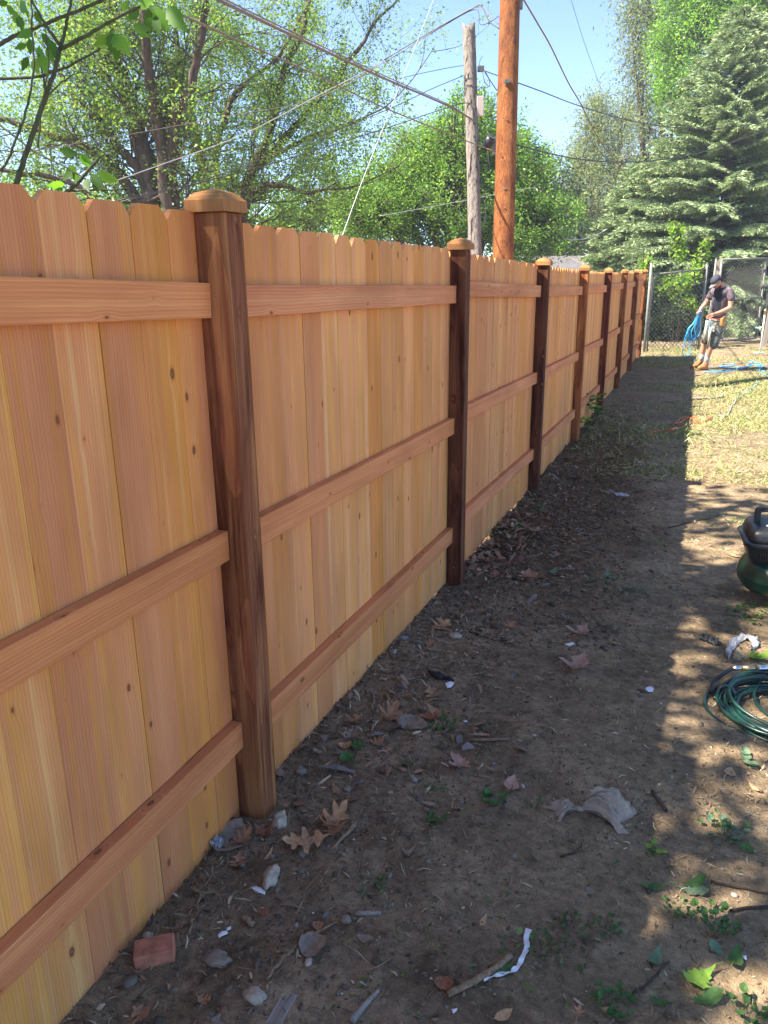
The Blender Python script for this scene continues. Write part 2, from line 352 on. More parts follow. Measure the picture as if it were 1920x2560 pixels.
# ------------------------------------------------------------------ ground (one sheet)
def axis(parts):
    out = []
    for a, b, n in parts: out += list(np.linspace(a, b, n, endpoint=False))
    out.append(parts[-1][1]); return np.array(out)
gx = axis([(-400, -60, 10), (-60, -6, 18), (-6, -.4, 24), (-.4, 2.6, 250), (2.6, 6, 60), (6, 60, 20), (60, 400, 10)])
gy = axis([(-60, -2, 14), (-2, .6, 16), (.6, 5, 380), (5, 9, 200), (9, 16, 160), (16, 26, 70), (26, 90, 24), (90, 900, 16)])
XX, YY = np.meshgrid(gx, gy, indexing='ij'); ZZ = hg(XX, YY); nx, ny = len(gx), len(gy)
ii, jj = np.meshgrid(np.arange(nx-1), np.arange(ny-1), indexing='ij'); b0 = (ii*ny+jj).ravel()
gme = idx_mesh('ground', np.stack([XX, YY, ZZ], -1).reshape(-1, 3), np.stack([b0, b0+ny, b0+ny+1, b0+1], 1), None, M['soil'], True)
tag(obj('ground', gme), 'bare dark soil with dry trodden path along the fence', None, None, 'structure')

# ------------------------------------------------------------------ the cedar fence
PY = [-.56, 1.902, 4.264, 6.73, 9.201, 11.609, 14.063, 16.503, 18.945]
PG = [.09, 0, -.109, -.179, -.223, -.284, -.31, -.319, -.323]
PT = [1.90, 1.878, 1.812, 1.722, 1.654, 1.601, 1.567, 1.541, 1.517]
TL = [1.955, 1.868, 1.808, 1.722, 1.655, 1.60, 1.567, 1.540]     # board top at the bay's near end
TR = [1.880, 1.818, 1.732, 1.660, 1.606, 1.572, 1.545, 1.520]
fence = empty('wood_fence', (0, 0, 0)); tag(fence, 'new orange-brown cedar privacy fence running the full length of the yard', 'fence')
def picket_mesh(w, L, cut):
    o = [(-w/2, 0), (w/2, 0), (w/2, L-cut), (w/2-cut*.50, L-cut*.46), (w/2-cut*.98, L), (-w/2+cut*.98, L), (-w/2+cut*.50, L-cut*.46), (-w/2, L-cut)]
    bm = bmesh.new(); a = [bm.verts.new((0, y, z)) for y, z in o]; b = [bm.verts.new((-.0165, y, z)) for y, z in o]; n = len(o)
    bm.faces.new(a); bm.faces.new(b[::-1])
    for i in range(n): bm.faces.new((a[i], b[i], b[(i+1) % n], a[(i+1) % n]))
    me = bpy.data.meshes.new('picket'); bm.to_mesh(me); bm.free(); me.materials.append(M['cedar']); return me
pk = [picket_mesh(.1437, 1.895, c) for c in (.031, .034, .028)]
rb = random.Random(5)
TINTS = [(1.0, .98, .98), (1.0, .94, .94), (.93, .87, .88), (1.0, .93, .74), (.88, .82, .86), (1.03, 1.06, 1.10), (1.0, .90, .92), (.98, .88, .64), (.92, .92, .98), (1.0, 1.03, .96)]
y = -.4595
while y < 18.95:
    b = max(i for i in range(8) if PY[i] <= y+.02 or i == 0)
    t = (y-PY[b])/(PY[b+1]-PY[b]); top = TL[b]+(TR[b]-TL[b])*t
    o = obj('picket', pk[rb.randrange(3)], fence, (rb.uniform(-.0012, .0008), y, top-1.895+rb.uniform(-.003, .003)))
    o.rotation_euler = (rb.uniform(-.0012, .0012), 0, rb.uniform(-.006, .006))
    tt = TINTS[rb.randrange(len(TINTS))]; f = rb.uniform(.9, 1.06); o.color = (tt[0]*f, tt[1]*f, tt[2]*f, 1)
    y += .145+rb.choice([-.0004, 0, .0004])
# rails: three per bay, centre heights at the near and far end of the bay
RL = [[(1.755, 1.655), (1.005, .957), (.345, .318)], [(1.65, 1.58), (.947, .873), (.288, .23)]]
for b in range(2, 8): RL.append([(TL[b]-.20, TR[b]-.21), (TL[b]-.90, TR[b]-.915), (TL[b]-1.545, TR[b]-1.565)])
for b in range(8):
    y0, y1 = PY[b]+.089+.002, PY[b+1]-.002
    for k, (za, zb) in enumerate(RL[b]):
        if b > 0: za += rb.uniform(-.006, .006); zb += rb.uniform(-.006, .006)
        L = math.hypot(y1-y0, zb-za); bm = bmesh.new(); box_bm(bm, .0012, .0385, -.0455, .0455, 0, L, .002)
        me = bpy.data.meshes.new('rail'); bm.to_mesh(me); bm.free(); me.materials.append(M['rail'])
        o = obj('rail', me, fence, (0, y0, za)); o.rotation_euler = (-math.pi/2+math.atan2(zb-za, y1-y0), 0, 0)
        f = rb.uniform(.94, 1.08); o.color = (f, f*rb.uniform(.94, 1.03), f*rb.uniform(.88, 1.02), 1)
def cap_mesh():
    w, w2, w3 = .0595, .040, .003; V = []; 
    for h, z in ((w, 0), (w, .029), (w2, .048), (w3, .060)):
        V += [(-h, -h, z), (h, -h, z), (h, h, z), (-h, h, z)]
    F = [(3, 2, 1, 0), (12, 13, 14, 15)]
    for i in range(3):
        for j in range(4): F.append((i*4+j, i*4+(j+1) % 4, i*4+4+(j+1) % 4, i*4+4+j))
    return mesh_from('post_cap', V, F, M['cap'])
capm = cap_mesh()
PC = [(1, 1, 1), (1.1, 1.22, 1.2), (.50, .50, .58), (.45, .44, .52), (1.35, 1.35, 1.05), (.60, .46, .52), (1.1, 1.0, .8), (.85, .78, .68), (.75, .72, .62)]
for k in range(9):
    me = box_mesh('post', 0.0012, .089 if k != 1 else .097, 0, .089, -.25-.02, PT[k]-PG[k], M['post'], .0035)
    p = obj('post', me, fence, (0, PY[k], PG[k])); p.color = PC[k]+(1,)
    c = obj('post_cap', capm, p, (.0445, .0445, PT[k]-PG[k]+.0005)); f = rb.uniform(.92, 1.1); c.color = (f, f*.97, f*.93, 1)

# ------------------------------------------------------------------ trees
def leafcards(P, size, cols, nper=1, spread=0., up=.2, asp=.55, rng=RNG, sizevar=.35, droop=0):
    """kite-shaped leaf per point -> (N,4,3),(N,3)"""
    P = np.repeat(np.asarray(P, float), nper, axis=0); n = len(P)
    P = P + rng.normal(0, 1, (n, 3))*spread
    d = rng.normal(0, 1, (n, 3)); d[:, 2] = d[:, 2]*.6-droop; d /= np.linalg.norm(d, axis=1, keepdims=True)
    nn = rng.normal(0, 1, (n, 3)); nn[:, 2] = np.abs(nn[:, 2])+up; s = np.cross(d, nn); s /= np.linalg.norm(s, axis=1, keepdims=True)+1e-9
    nn = np.cross(s, d)
    L = size*(1+sizevar*rng.normal(0, 1, (n, 1)).clip(-2, 2)); W_ = L*asp*.5
    V = np.stack([P, P+d*L*.45+s*W_-nn*L*.06, P+d*L, P+d*L*.45-s*W_-nn*L*.06], 1)
    cols = np.asarray(cols, float); c = cols[rng.integers(0, len(cols), n)]*(1+.16*rng.normal(0, 1, (n, 1)).clip(-2, 2))
    return V, c
def leafmesh(name, V, c, mat): return poly_mesh(name, V.reshape(-1, 3), 4, np.repeat(c, 4, axis=0), mat)
def rnd_unit(rg): 
    v = Vector((rg.gauss(0, 1), rg.gauss(0, 1), rg.gauss(0, 1))); return v.normalized()
def sprout(tb, tips, p, d, L, r, lev, rg, lift=.15, kids=(4, 5, 4), wob=.22, keep=None, step=5):
    pts = [p.copy()]; dd = d.normalized(); seg = L/step
    for i in range(step):
        dd = (dd + rnd_unit(rg)*wob + Vector((0, 0, lift*.4))).normalized(); p = p+dd*seg; pts.append(p.copy())
    r = max(r, .004); tb.add(pts, np.linspace(r, r*.3, step+1), 5 if lev > 0 else 3, cap=False)
    if lev == 0:
        tips.extend(pts[1:]); return
    for _ in range(kids[lev-1] if lev-1 < len(kids) else 4):
        t = rg.uniform(.25, 1); i = min(int(t*step), step-1); q = pts[i].lerp(pts[i+1], t*step-i)
        nd = (dd*.7 + rnd_unit(rg)*.85 + Vector((0, 0, lift))).normalized()
        sprout(tb, tips, q, nd, L*rg.uniform(.45, .7), r*.45, lev-1, rg, lift, kids, wob, keep, step)
    if lev <= 1: tips.extend(pts[2:])
def stem_tree(name, label, stems, D, leafcols, rg, twigs, LL, leafsize, nper, matleaf='leaf', spread=.12, lev=2, lift=.15, bk='bark', kids=(4, 5, 4), dj=1.6, cat='tree', base=None):
    """stems = list of [(px,py)...], r0, r1 drawn from the photograph and set out at about D metres"""
    base = base or at(stems[0][0][0][0], 700, D); base = Vector((base.x, base.y, H(base.x, base.y)))
    root = empty(name, base); tag(root, label, cat); tb = Tubes(); tips = []
    for path, r0, r1 in stems:
        dz = rg.uniform(-dj, dj); n = len(path)
        pts = [at(x, y_, D+dz*(i/(n-1))) for i, (x, y_) in enumerate(path)]
        pts = smooth_path(pts, 5); m = len(pts)
        pts = [p+rnd_unit(rg)*.03 for p in pts]
        if path[0][1] > 500: pts = [base+Vector((rg.uniform(-.2, .2), rg.uniform(-.2, .2), -.3))]+pts
        m = len(pts); rad = np.linspace(r0, r1, m)*1.05; tb.add(pts, rad, 8)
        for _ in range(int(twigs*m/12)):
            i = rg.randrange(2, m-1) if m > 4 else 1; q = pts[i]; d = (pts[i+1 if i+1 < m else i]-pts[i-1]).normalized()
            nd = (d*.5+rnd_unit(rg)*.95+Vector((0, 0, lift))+R0.cross(Vector((0, 0, 1)))*-.55).normalized()
            sprout(tb, tips, q, nd, LL*rg.uniform(.55, 1.15), max(rad[i]*.22, .009), lev, rg, lift, kids)
        sprout(tb, tips, pts[-1], (pts[-1]-pts[-2]), LL*1.1, r1, lev, rg, lift, kids)
    tm = tb.mesh('trunk', M[bk]); tm.transform(Matrix.Translation(-base)); obj('trunk', tm, root)
    P = np.array([tuple(t) for t in tips]); rr = np.random.default_rng(rg.randrange(9999))
    V, c = leafcards(P, leafsize, leafcols, nper, spread, rng=rr); V = V-np.array(base)
    obj('crown', leafmesh('crown', V, c, M[matleaf]), root)
    return root, len(V)
def crown_tree(name, label, base, blobs, cols, n, leafsize, rg, mat='leaf', trunk_r=.16, bk='bark', asp=.6, hollow=.55, clump=.34, per=26, cat='tree', droop=0):
    """base point, blobs = [(centre Vector, rx, ry, rz)]; leaf clumps fill the outer part of each lobe, limbs run to the lobes"""
    base = Vector((base.x, base.y, H(base.x, base.y))); root = empty(name, base); tag(root, label, cat); rr = np.random.default_rng(rg.randrange(99999))
    tb = Tubes(); allV = []; allC = []; vol = sum(b[1]*b[2]*b[3] for b in blobs)**.5
    tot = sum((b[1]*b[3]) for b in blobs)
    for (c, rx, ry, rz) in blobs:
        pts = [base+Vector((rg.uniform(-.1, .1), rg.uniform(-.1, .1), -.2))]; 
        for t in (.3, .6, 1): pts.append(base.lerp(c, t)+Vector((rg.uniform(-.2, .2), rg.uniform(-.2, .2), .3*math.sin(t*3))))
        tb.add(smooth_path(pts, 4), [trunk_r, trunk_r*.25], 7)
        m = max(3, int(n*(rx*rz)/tot/per))
        u = rr.normal(0, 1, (m, 3)); u /= np.linalg.norm(u, axis=1, keepdims=True)
        rad = hollow+(1.05-hollow)*rr.random((m, 1))**.7
        wv = 1+.24*np.sin(u[:, :1]*5+c.x)+.18*np.sin(u[:, 2:]*7+u[:, 1:2]*4+c.y)
        cc = u*rad*wv*np.array([rx, ry, rz])+np.array(c)
        for q in cc[::3]:
            tb.add([c.lerp(Vector(q), .15), c.lerp(Vector(q), .6)+rnd_unit(rg)*.15, Vector(q)], [.035, .008], 4, cap=False)
        V, k = leafcards(cc, leafsize, cols, per, clump*.5, rng=rr, asp=asp, droop=droop)
        tint = np.repeat(1+.22*rr.normal(0, 1, (m, 1)).clip(-1.5, 1.5), per, axis=0); allV.append(V); allC.append(k*tint)
    tm = tb.mesh('trunk', M[bk]); tm.transform(Matrix.Translation(-base)); obj('trunk', tm, root)
    V = np.concatenate(allV)-np.array(base); obj('crown', leafmesh('crown', V, np.concatenate(allC), M[mat]), root); return root

YG = [(.21, .33, .07), (.17, .30, .065), (.30, .37, .10), (.13, .25, .06)]
MG = [(.15, .27, .07), (.20, .31, .08), (.12, .22, .06), (.27, .35, .11)]
rg = random.Random(11)
stemsA = [([(376, 640), (376, 477), (347, 341), (327, 260), (312, 208), (292, 150), (275, 0), (262, -150)], .21, .08),
          ([(424, 640), (420, 515), (402, 347), (385, 260), (373, 188), (362, 87), (365, -60)], .16, .06),
          ([(432, 640), (428, 477), (431, 347), (443, 275), (475, 217), (500, 100), (520, -60)], .15, .05),
          ([(400, 560), (347, 428), (318, 390), (289, 356), (252, 312), (217, 275), (185, 237), (120, 130)], .11, .03),
          ([(380, 560), (295, 434), (260, 396), (202, 362), (145, 344), (95, 321), (29, 304), (-60, 280)], .12, .04),
          ([(338, 246), (289, 185), (260, 145), (231, 72), (200, -40)], .09, .04),
          ([(300, 560), (200, 470), (110, 440), (20, 430), (-60, 400)], .07, .03)]
r1, n1 = stem_tree('maple_tree', 'large several-stemmed tree with thin yellow-green leaves behind the near fence', stemsA, 16.5, YG, rg, 7, 2.0, .062, 8, kids=(3, 4, 4), dj=2.5)
stemsB = [([(520, 640), (509, 434), (492, 359), (475, 272), (463, 231), (440, 100), (430, -50)], .15, .05),
          ([(560, 560), (538, 394), (567, 289), (590, 231), (683, 156), (740, 60)], .09, .03),
          ([(600, 640), (608, 498), (642, 405), (671, 347), (706, 202), (718, 162), (758, 69), (775, -60)], .14, .05),
          ([(642, 417), (723, 336), (781, 260), (822, 214), (897, 121), (950, 40)], .10, .03),
          ([(600, 600), (619, 503), (654, 469), (712, 463), (764, 480), (830, 470)], .09, .025),
          ([(660, 400), (760, 350), (850, 320), (920, 290)], .06, .02)]
r2, n2 = stem_tree('maple_tree', 'wide forking tree with light green leaves, left of the grey utility pole', stemsB, 19.5, MG+YG[:1], rg, 8, 1.9, .062, 8, kids=(3, 4, 4), dj=2.0)
print('leaves', n1, n2)
GB = [(.14, .27, .05), (.20, .34, .06), (.11, .21, .045), (.27, .40, .09)]
def bl(px, py, D, rx, rz, ry=None): return (at(px, py, D), rx, ry or rx, rz)
crown_tree('leafy_tree', 'dense bright green bushy tree behind the two utility poles', at(1130, 655, 24),
           [bl(1130, 470, 24, 1.6, 2.3), bl(1010, 500, 24.5, 1.5, 1.5), bl(1270, 480, 24, 1.35, 1.8), bl(1190, 360, 24, 1.15, 1.15), bl(1340, 560, 23.5, 1.0, 1.2), bl(930, 540, 24, 1.2, 1.0), bl(1060, 390, 24, .9, 1.0), bl(1310, 400, 24, .7, .9)], GB, 130000, .07, rg, trunk_r=.2, per=46, clump=.26)
SHADE_G = [(.03, .055, .022), (.04, .07, .025), (.025, .045, .02)]  # leaf green darkened to paint in the shade under the spruce
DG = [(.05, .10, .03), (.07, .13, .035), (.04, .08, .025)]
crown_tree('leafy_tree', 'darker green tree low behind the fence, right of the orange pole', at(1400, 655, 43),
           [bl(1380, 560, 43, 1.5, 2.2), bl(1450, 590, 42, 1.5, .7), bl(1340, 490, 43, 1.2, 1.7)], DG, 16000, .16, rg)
crown_tree('leafy_tree', 'low green thicket tree filling the gap under the big forking tree', at(720, 655, 27),
           [bl(640, 560, 27, 2.3, 1.2), bl(780, 545, 27, 2.0, 1.3), bl(880, 500, 28, 1.5, 1.6), bl(480, 560, 28, 2.4, 1.1), bl(250, 540, 28, 3.0, 1.2), bl(60, 520, 28, 2.4, 1.4)], MG+GB, 34000, .12, rg)
WG = [(.19, .24, .09), (.24, .28, .10), (.16, .21, .08), (.28, .30, .13)]
crown_tree('willow_tree', 'tall pale yellow-green tree in the distance between the orange pole and the spruce', at(1500, 650, 46),
           [bl(1490, 330, 46, 1.5, 2.2), bl(1450, 430, 46, 1.7, 2.2), bl(1540, 430, 46, 1.8, 2.6), bl(1480, 540, 45, 2.3, 2.4), bl(1580, 540, 45, 1.8, 2.6), bl(1490, 260, 46, .8, 1.0), bl(1560, 300, 46, 1.2, 1.6), bl(1420, 520, 47, 1.5, 1.8)], WG, 52000, .14, rg, asp=.35, clump=.7, hollow=.3, droop=.5)
crown_tree('willow_tree', 'hazy grey-green weeping tree at the top right, hanging beside the spruce', at(1650, 650, 38),
           [bl(1640, 60, 38, 1.5, 2.2), bl(1600, 130, 38, 1.1, 1.8), bl(1580, 20, 38, .9, 1.2), bl(1660, 210, 38, 1.2, 1.8), bl(1600, 220, 38, .7, 1.3), bl(1680, -60, 38, 2, 1.5), bl(1620, 320, 38, 1.1, 1.5)], [(.19, .23, .12), (.24, .28, .15), (.16, .20, .10)], 20000, .16, rg, asp=.28, clump=.8, hollow=.2, droop=.8)
crown_tree('leafy_tree', 'bright fresh green tree rising behind the top of the spruce', at(1790, 650, 33),
           [bl(1740, 70, 33, 1.5, 1.5), bl(1690, 130, 33, .9, 1.2), bl(1830, 20, 33, 1.8, 1.6), bl(1900, 90, 33, 1.6, 1.8), bl(1720, -50, 33, 1.2, 1.2), bl(1920, -40, 33, 2, 1.4), bl(1700, 230, 33, .8, 1.0), bl(1950, 250, 33, 1.6, 2)], [(.18, .34, .045), (.25, .43, .06), (.13, .25, .035)], 70000, .10, rg)
crown_tree('leafy_tree', 'mid green tree at the far end of the yard behind the garage roof', at(1470, 655, 56),
           [bl(1390, 600, 56, 3.0, 2.0), bl(1500, 600, 56, 3.0, 2.0), bl(1300, 590, 56, 3.0, 2.4), bl(1600, 600, 56, 3, 2.4)], MG, 16000, .2, rg, clump=.9)

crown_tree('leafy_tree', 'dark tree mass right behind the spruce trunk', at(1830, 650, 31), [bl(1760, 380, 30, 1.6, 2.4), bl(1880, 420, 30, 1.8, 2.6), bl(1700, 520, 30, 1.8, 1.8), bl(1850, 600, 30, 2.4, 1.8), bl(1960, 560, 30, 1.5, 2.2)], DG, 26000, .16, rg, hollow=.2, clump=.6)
# blue spruce
def spruce(name, label, base, Ht, R, seed, mat='needle', step=.17):
    rg = random.Random(seed); rr = np.random.default_rng(seed); base = Vector((base.x, base.y, H(base.x, base.y)))
    root = empty(name, base); tag(root, label, 'tree'); tb = Tubes(); tb.add([(0, 0, -.2), (0, 0, Ht*.5), (0, 0, Ht)], [.2, .02], 8)
    P = []; Dd = []; tipf = []; z = .35
    while z < Ht-.15:
        f = 1-z/Ht; n = int(7+6*f)
        for i in range(n):
            a = rg.uniform(0, 2*math.pi); 
            if math.sin(a) > .55: continue
            L = R*(f**.8)*rg.uniform(.72, 1.12)+.15; q = Vector((0, 0, z+rg.uniform(-.1, .1))); d = Vector((math.cos(a), math.sin(a), .12+.25*(1-f))); pts = [q.copy()]; k = 8
            for j in range(k):
                t = j/k; dd = (d+Vector((0, 0, -.55*t*f+.35*max(0, t-.7)))).normalized(); q = q+dd*(L/k); pts.append(q.copy())
            tb.add(pts, [.03, .006], 4, cap=False)
            side = Vector((-math.sin(a), math.cos(a), 0)); m = int(L/.085)
            for s in range(m):
                t = .22+.78*s/m; fi = t*k; i0 = min(int(fi), k-1); p = pts[i0].lerp(pts[i0+1], fi-i0); axis_ = (pts[i0+1]-pts[i0]).normalized()
                for sg in (-1, 1):
                    tl = (.16+.42*(1-t)*min(1, L/2)+.1)*rg.uniform(.7, 1.2); td = (axis_*.75+side*sg*.8+Vector((0, 0, -.22))).normalized(); kk = max(2, int(tl/.065))
                    for u in range(kk):
                        uu = (u+1)/kk; P.append(p+td*tl*uu+Vector((rg.gauss(0, .012), rg.gauss(0, .012), -.16*tl*uu*uu+rg.gauss(0, .012)))); Dd.append(td); tipf.append((1. if u >= kk-1 else .0)*(.5+.5*t))
            P.append(pts[-1]); Dd.append((pts[-1]-pts[-2]).normalized()); tipf.append(1)
        z += step*(.75+.5*rg.random())*(.6+.5*f)
    P = np.array([tuple(p) for p in P]); Dd = np.array([tuple(p) for p in Dd]); tf = np.array(tipf); n = len(P)
    Vs = []; Cs = []
    for rep in range(4):
        d = Dd+rr.normal(0, .33, (n, 3)); d /= np.linalg.norm(d, axis=1, keepdims=True); nn = rr.normal(0, 1, (n, 3)); s = np.cross(d, nn); s /= np.linalg.norm(s, axis=1, keepdims=True)
        L = (.14*(1+.25*rr.normal(0, 1, (n, 1)))); W_ = L*.12
        V = np.stack([P-d*L*.3, P+s*W_, P+d*L*.8, P-s*W_], 1); Vs.append(V)
        old = np.array([.24, .32, .17]); new = np.array([.42, .50, .25]); brn = np.array([.26, .19, .12])
        tff = (tf*rr.random(n)**.4)[:, None]; c = old*(1-tff)+new*tff; bm_ = (rr.random(n) < .012)[:, None]; c = np.where(bm_, brn, c); Cs.append(c*(1+.15*rr.normal(0, 1, (n, 1)).clip(-2, 2)))
    V = np.concatenate(Vs); C = np.concatenate(Cs); print('spruce', len(V))
    obj('trunk', tb.mesh('trunk', M['bark']), root); obj('crown', leafmesh('crown', V, C, M[mat]), root); return root
spruce('spruce_tree', 'big blue-green spruce with drooping boughs behind the chain-link gate', at(1790, 700, 25.5), 9.1, 4.0, 3)
spruce('spruce_tree', 'smaller spruce left of the big one, behind the far fence end', at(1590, 700, 28), 5.4, 2.6, 8)
HG = [(.05, .11, .022), (.07, .15, .028), (.035, .08, .02)]
crown_tree('ivy_shrub', 'dark green leafy vine mass in the gap right under the spruce boughs', at(1880, 700, 24.2),
           [bl(1880, 590, 24.2, .5, .45), bl(1935, 620, 24, .6, .6), bl(1850, 610, 24.2, .35, .25)], HG, 5000, .09, rg, trunk_r=.03, cat='shrub')
crown_tree('hedge_shrub', 'shrub with spruce shade put into its dark leaf colour, low behind the closed gate', at(1800, 700, 26),
           [bl(1640, 780, 24.5, .8, .8), bl(1700, 770, 24.5, .9, .9), bl(1790, 750, 25, 1.1, 1.1), bl(1880, 740, 25.5, 1.2, 1.4), bl(1960, 700, 25.5, 1.3, 1.9)], SHADE_G, 24000, .09, rg, trunk_r=.05, cat='shrub', hollow=.2)
crown_tree('hedge_shrub', 'low shrub with leaf colour darkened as spruce shade, filling the space behind the chain-link panel', at(1690, 800, 22),
           [bl(1640, 815, 21.8, .55, .5), bl(1700, 800, 22, .6, .6), bl(1745, 830, 22, .4, .4), bl(1660, 740, 22.3, .6, .6), bl(1590, 770, 22.3, .6, .7)], SHADE_G, 13000, .08, rg, trunk_r=.04, cat='shrub', hollow=.1)
SG = [(.20, .34, .035), (.16, .29, .03), (.26, .38, .05)]
crown_tree('maple_sapling', 'lime green maple sapling leaning through the chain-link panel behind the worker', at(1700, 740, 19.6),
           [bl(1690, 715, 19.4, .30, .22), bl(1720, 760, 19.3, .16, .14), bl(1615, 655, 19.6, .20, .12), bl(1735, 690, 19.4, .16, .16), bl(1668, 700, 19.5, .10, .08)], SG, 1000, .085, rg, trunk_r=.006, cat='sapling', per=10, bk='bark', hollow=.1, clump=.13)
crown_tree('maple_sapling', 'lime green shoot climbing up in front of the spruce, left of the gate', at(1700, 740, 20.6),
           [bl(1697, 600, 20.4, .16, .36), bl(1690, 570, 20.4, .12, .18), bl(1702, 640, 20.4, .12, .14)], SG, 620, .085, rg, trunk_r=.006, cat='sapling', per=10, bk='bark', hollow=.1, droop=.6, clump=.13)
crown_tree('maple_sapling', 'thin lime green shoot reaching up right beside the gate post', at(1745, 740, 20.2),
           [bl(1765, 610, 20.2, .13, .22), bl(1745, 655, 20.2, .14, .18), bl(1758, 640, 20.2, .08, .14)], SG, 340, .085, rg, trunk_r=.006, cat='sapling', per=10, bk='bark', hollow=.1, droop=.6, clump=.13)
# the tree over the left shoulder that shades the foreground
shade = crown_tree('maple_tree', 'spreading yard tree just behind the fence whose crown shades the foreground', Vector((-4.6, -2.6, 0)),
           [(Vector((-3.2, .4, 6.4)), 1.5, 2.4, 1.0), (Vector((-4.6, -1.4, 6.6)), 1.7, 2.0, 1.2), (Vector((-2.7, 2.0, 6.0)), 1.0, 1.5, .8), (Vector((-2.6, -1.6, 6.4)), 1.3, 1.7, .9), (Vector((-1.7, .3, 6.2)), .8, 1.5, .6), (Vector((-2.2, 3.1, 6.2)), .8, .8, .5), (Vector((-2.5, 4.1, 6.2)), 1.0, .8, .5), (Vector((-1.6, 4.0, 6.0)), .8, .8, .4)], YG, 6300, .14, rg, trunk_r=.2, hollow=.0, clump=.42, per=34)

# near sapling hanging into the top left
def near_sapling():
    base = G(40, 1500); b = at(20, 560, 2.9); root = empty('box_elder_sapling', (-.8, 1.4, H(-.8, 1.4))); tag(root, 'young green-stemmed sapling with big toothed leaves leaning over the near end of the fence', 'sapling')
    B = Vector(root.location); s = 3.456
    def c3(x, y_, d): return at(x/s, y_/s, d)
    br = [([(60, 1900), (150, 1560), (250, 1260), (340, 1000), (400, 820), (470, 620), (520, 420)], .0105, .0075, 2.9), ([(520, 420), (560, 260), (600, 80), (640, -80)], .007, .004, 2.9), ([(520, 420), (760, 300), (1000, 160), (1180, 70), (1330, 15)], .0075, .0035, 2.9),
          ([(520, 400), (430, 270), (380, 190), (260, -20)], .0065, .004, 2.9), ([(-40, 1500), (60, 1400), (140, 1200), (240, 900), (290, 560), (280, 300), (270, -20)], .005, .003, 2.7),
          ([(-30, 400), (150, 300), (400, 200), (600, 120), (780, 50), (920, -20)], .0085, .006, 3.1), ([(-30, 680), (330, 660), (480, 610), (600, 570), (740, 490), (870, 420)], .0065, .0035, 3.1),
          ([(-20, 1060), (140, 1190), (300, 1310), (560, 1440), (760, 1560)], .005, .003, 3.3), ([(390, 820), (370, 640), (330, 460)], .004, .002, 2.9), ([(330, 1280), (350, 1000), (395, 720), (425, 560), (385, 240)], .0035, .002, 2.8),
          ([(560, 1680), (680, 1570), (740, 1500), (870, 1350)], .009, .006, 3.3), ([(620, 1650), (800, 1640), (1090, 1638)], .005, .003, 3.3), ([(430, 810), (560, 690), (680, 620)], .003, .0015, 2.95)]
    for p, a, b_, d in br:
        P = smooth_path([c3(x, y_, d+.0) for x, y_ in p], 5); P = [q+rnd_unit(rg)*.002 for q in P]
        t = Tubes(); t.add(P, [a, b_], 7); me = t.mesh('branch', M['bark2']); me.transform(Matrix.Translation(-B)); obj('branch', me, root)
    # leaves: (x,y,dir px, length px)
    lv = [(60, 40, 40, 60, 130), (170, 20, 20, 30, 110), (120, 90, 40, 140, 150), (160, 130, 30, 120, 150), (70, 20, -120, 20, 110),
          (300, 90, 60, 130, 150), (360, 280, 90, 150, 170), (260, 330, 0, 180, 150), (330, 400, 40, 160, 150), (230, 380, -90, 40, 120), (390, 430, 110, 140, 160), (240, 490, -50, 120, 140), (370, 470, 30, 170, 160), (300, 500, 20, 120, 130), (420, 330, 60, 150, 180), (280, 270, -110, 40, 140),
          (960, 270, 60, 260, 250), (940, 300, -100, 80, 170), (980, 300, 130, 150, 210), (960, 290, 0, 130, 180), (1200, 60, -90, 110, 170), (1280, 70, 20, 200, 230), (1320, 60, 120, 170, 260), (1340, 130, 30, 180, 190), (1440, 60, 130, 160, 260), (1200, 60, 90, -40, 130), (1260, 30, -60, -60, 130), (1150, 240, 140, 10, 150), (1160, 250, 120, 60, 160), (1480, 50, 40, 200, 150), (1100, 10, -30, 60, 100), (1570, 0, 60, -30, 110),
          (700, 1330, 70, 70, 130), (690, 1340, 90, 110, 150), (520, 1300, 140, 30, 150), (660, 1440, -90, 60, 130), (640, 1470, 30, 120, 130), (780, 1500, 120, 150, 210), (840, 1500, 150, 60, 190), (740, 1540, 20, 110, 110), (560, 1590, -140, 20, 160), (540, 1620, -60, 60, 110), (620, 1480, -70, 70, 110), (800, 1570, 60, 110, 120)]
    base_outline = [(0, 0), (.14, .13), (.27, .23), (.33, .19), (.44, .27), (.50, .20), (.62, .22), (.68, .13), (.84, .09), (1, 0)]
    for (x, y_, dx, dy, L) in lv:
        d = 2.9 if y_ < 1200 else 3.3; p = c3(x, y_, d); q = c3(x+dx*L/max(1, math.hypot(dx, dy)), y_+dy*L/max(1, math.hypot(dx, dy)), d+rg.uniform(-.05, .05))
        ax = q-p; Lw = ax.length; ax.normalize(); sd_ = ax.cross((CAM-p).normalized()+rnd_unit(rg)*.5).normalized(); nn = sd_.cross(ax)
        V = []; F = []; m = len(base_outline)
        for u, vv in base_outline:
            c = p+ax*Lw*u-nn*Lw*.10*u*u; V += [c, c+sd_*Lw*vv*1.0+nn*Lw*.10*vv, c-sd_*Lw*vv*1.0+nn*Lw*.10*vv]
        for i in range(m-1): F += [(3*i, 3*i+1, 3*i+4, 3*i+3), (3*i+3, 3*i+5, 3*i+2, 3*i)]
        V = np.array([tuple(v-B) for v in V]); g = rg.choice([(.08, .18, .03), (.10, .24, .035), (.065, .15, .03), (.15, .31, .04)])
        me = idx_mesh('leaf', V, np.array(F), np.tile(np.array(g)*rg.uniform(.85, 1.15), (len(V), 1)), M['leaf'], False); obj('leaf', me, root)
near_sapling()

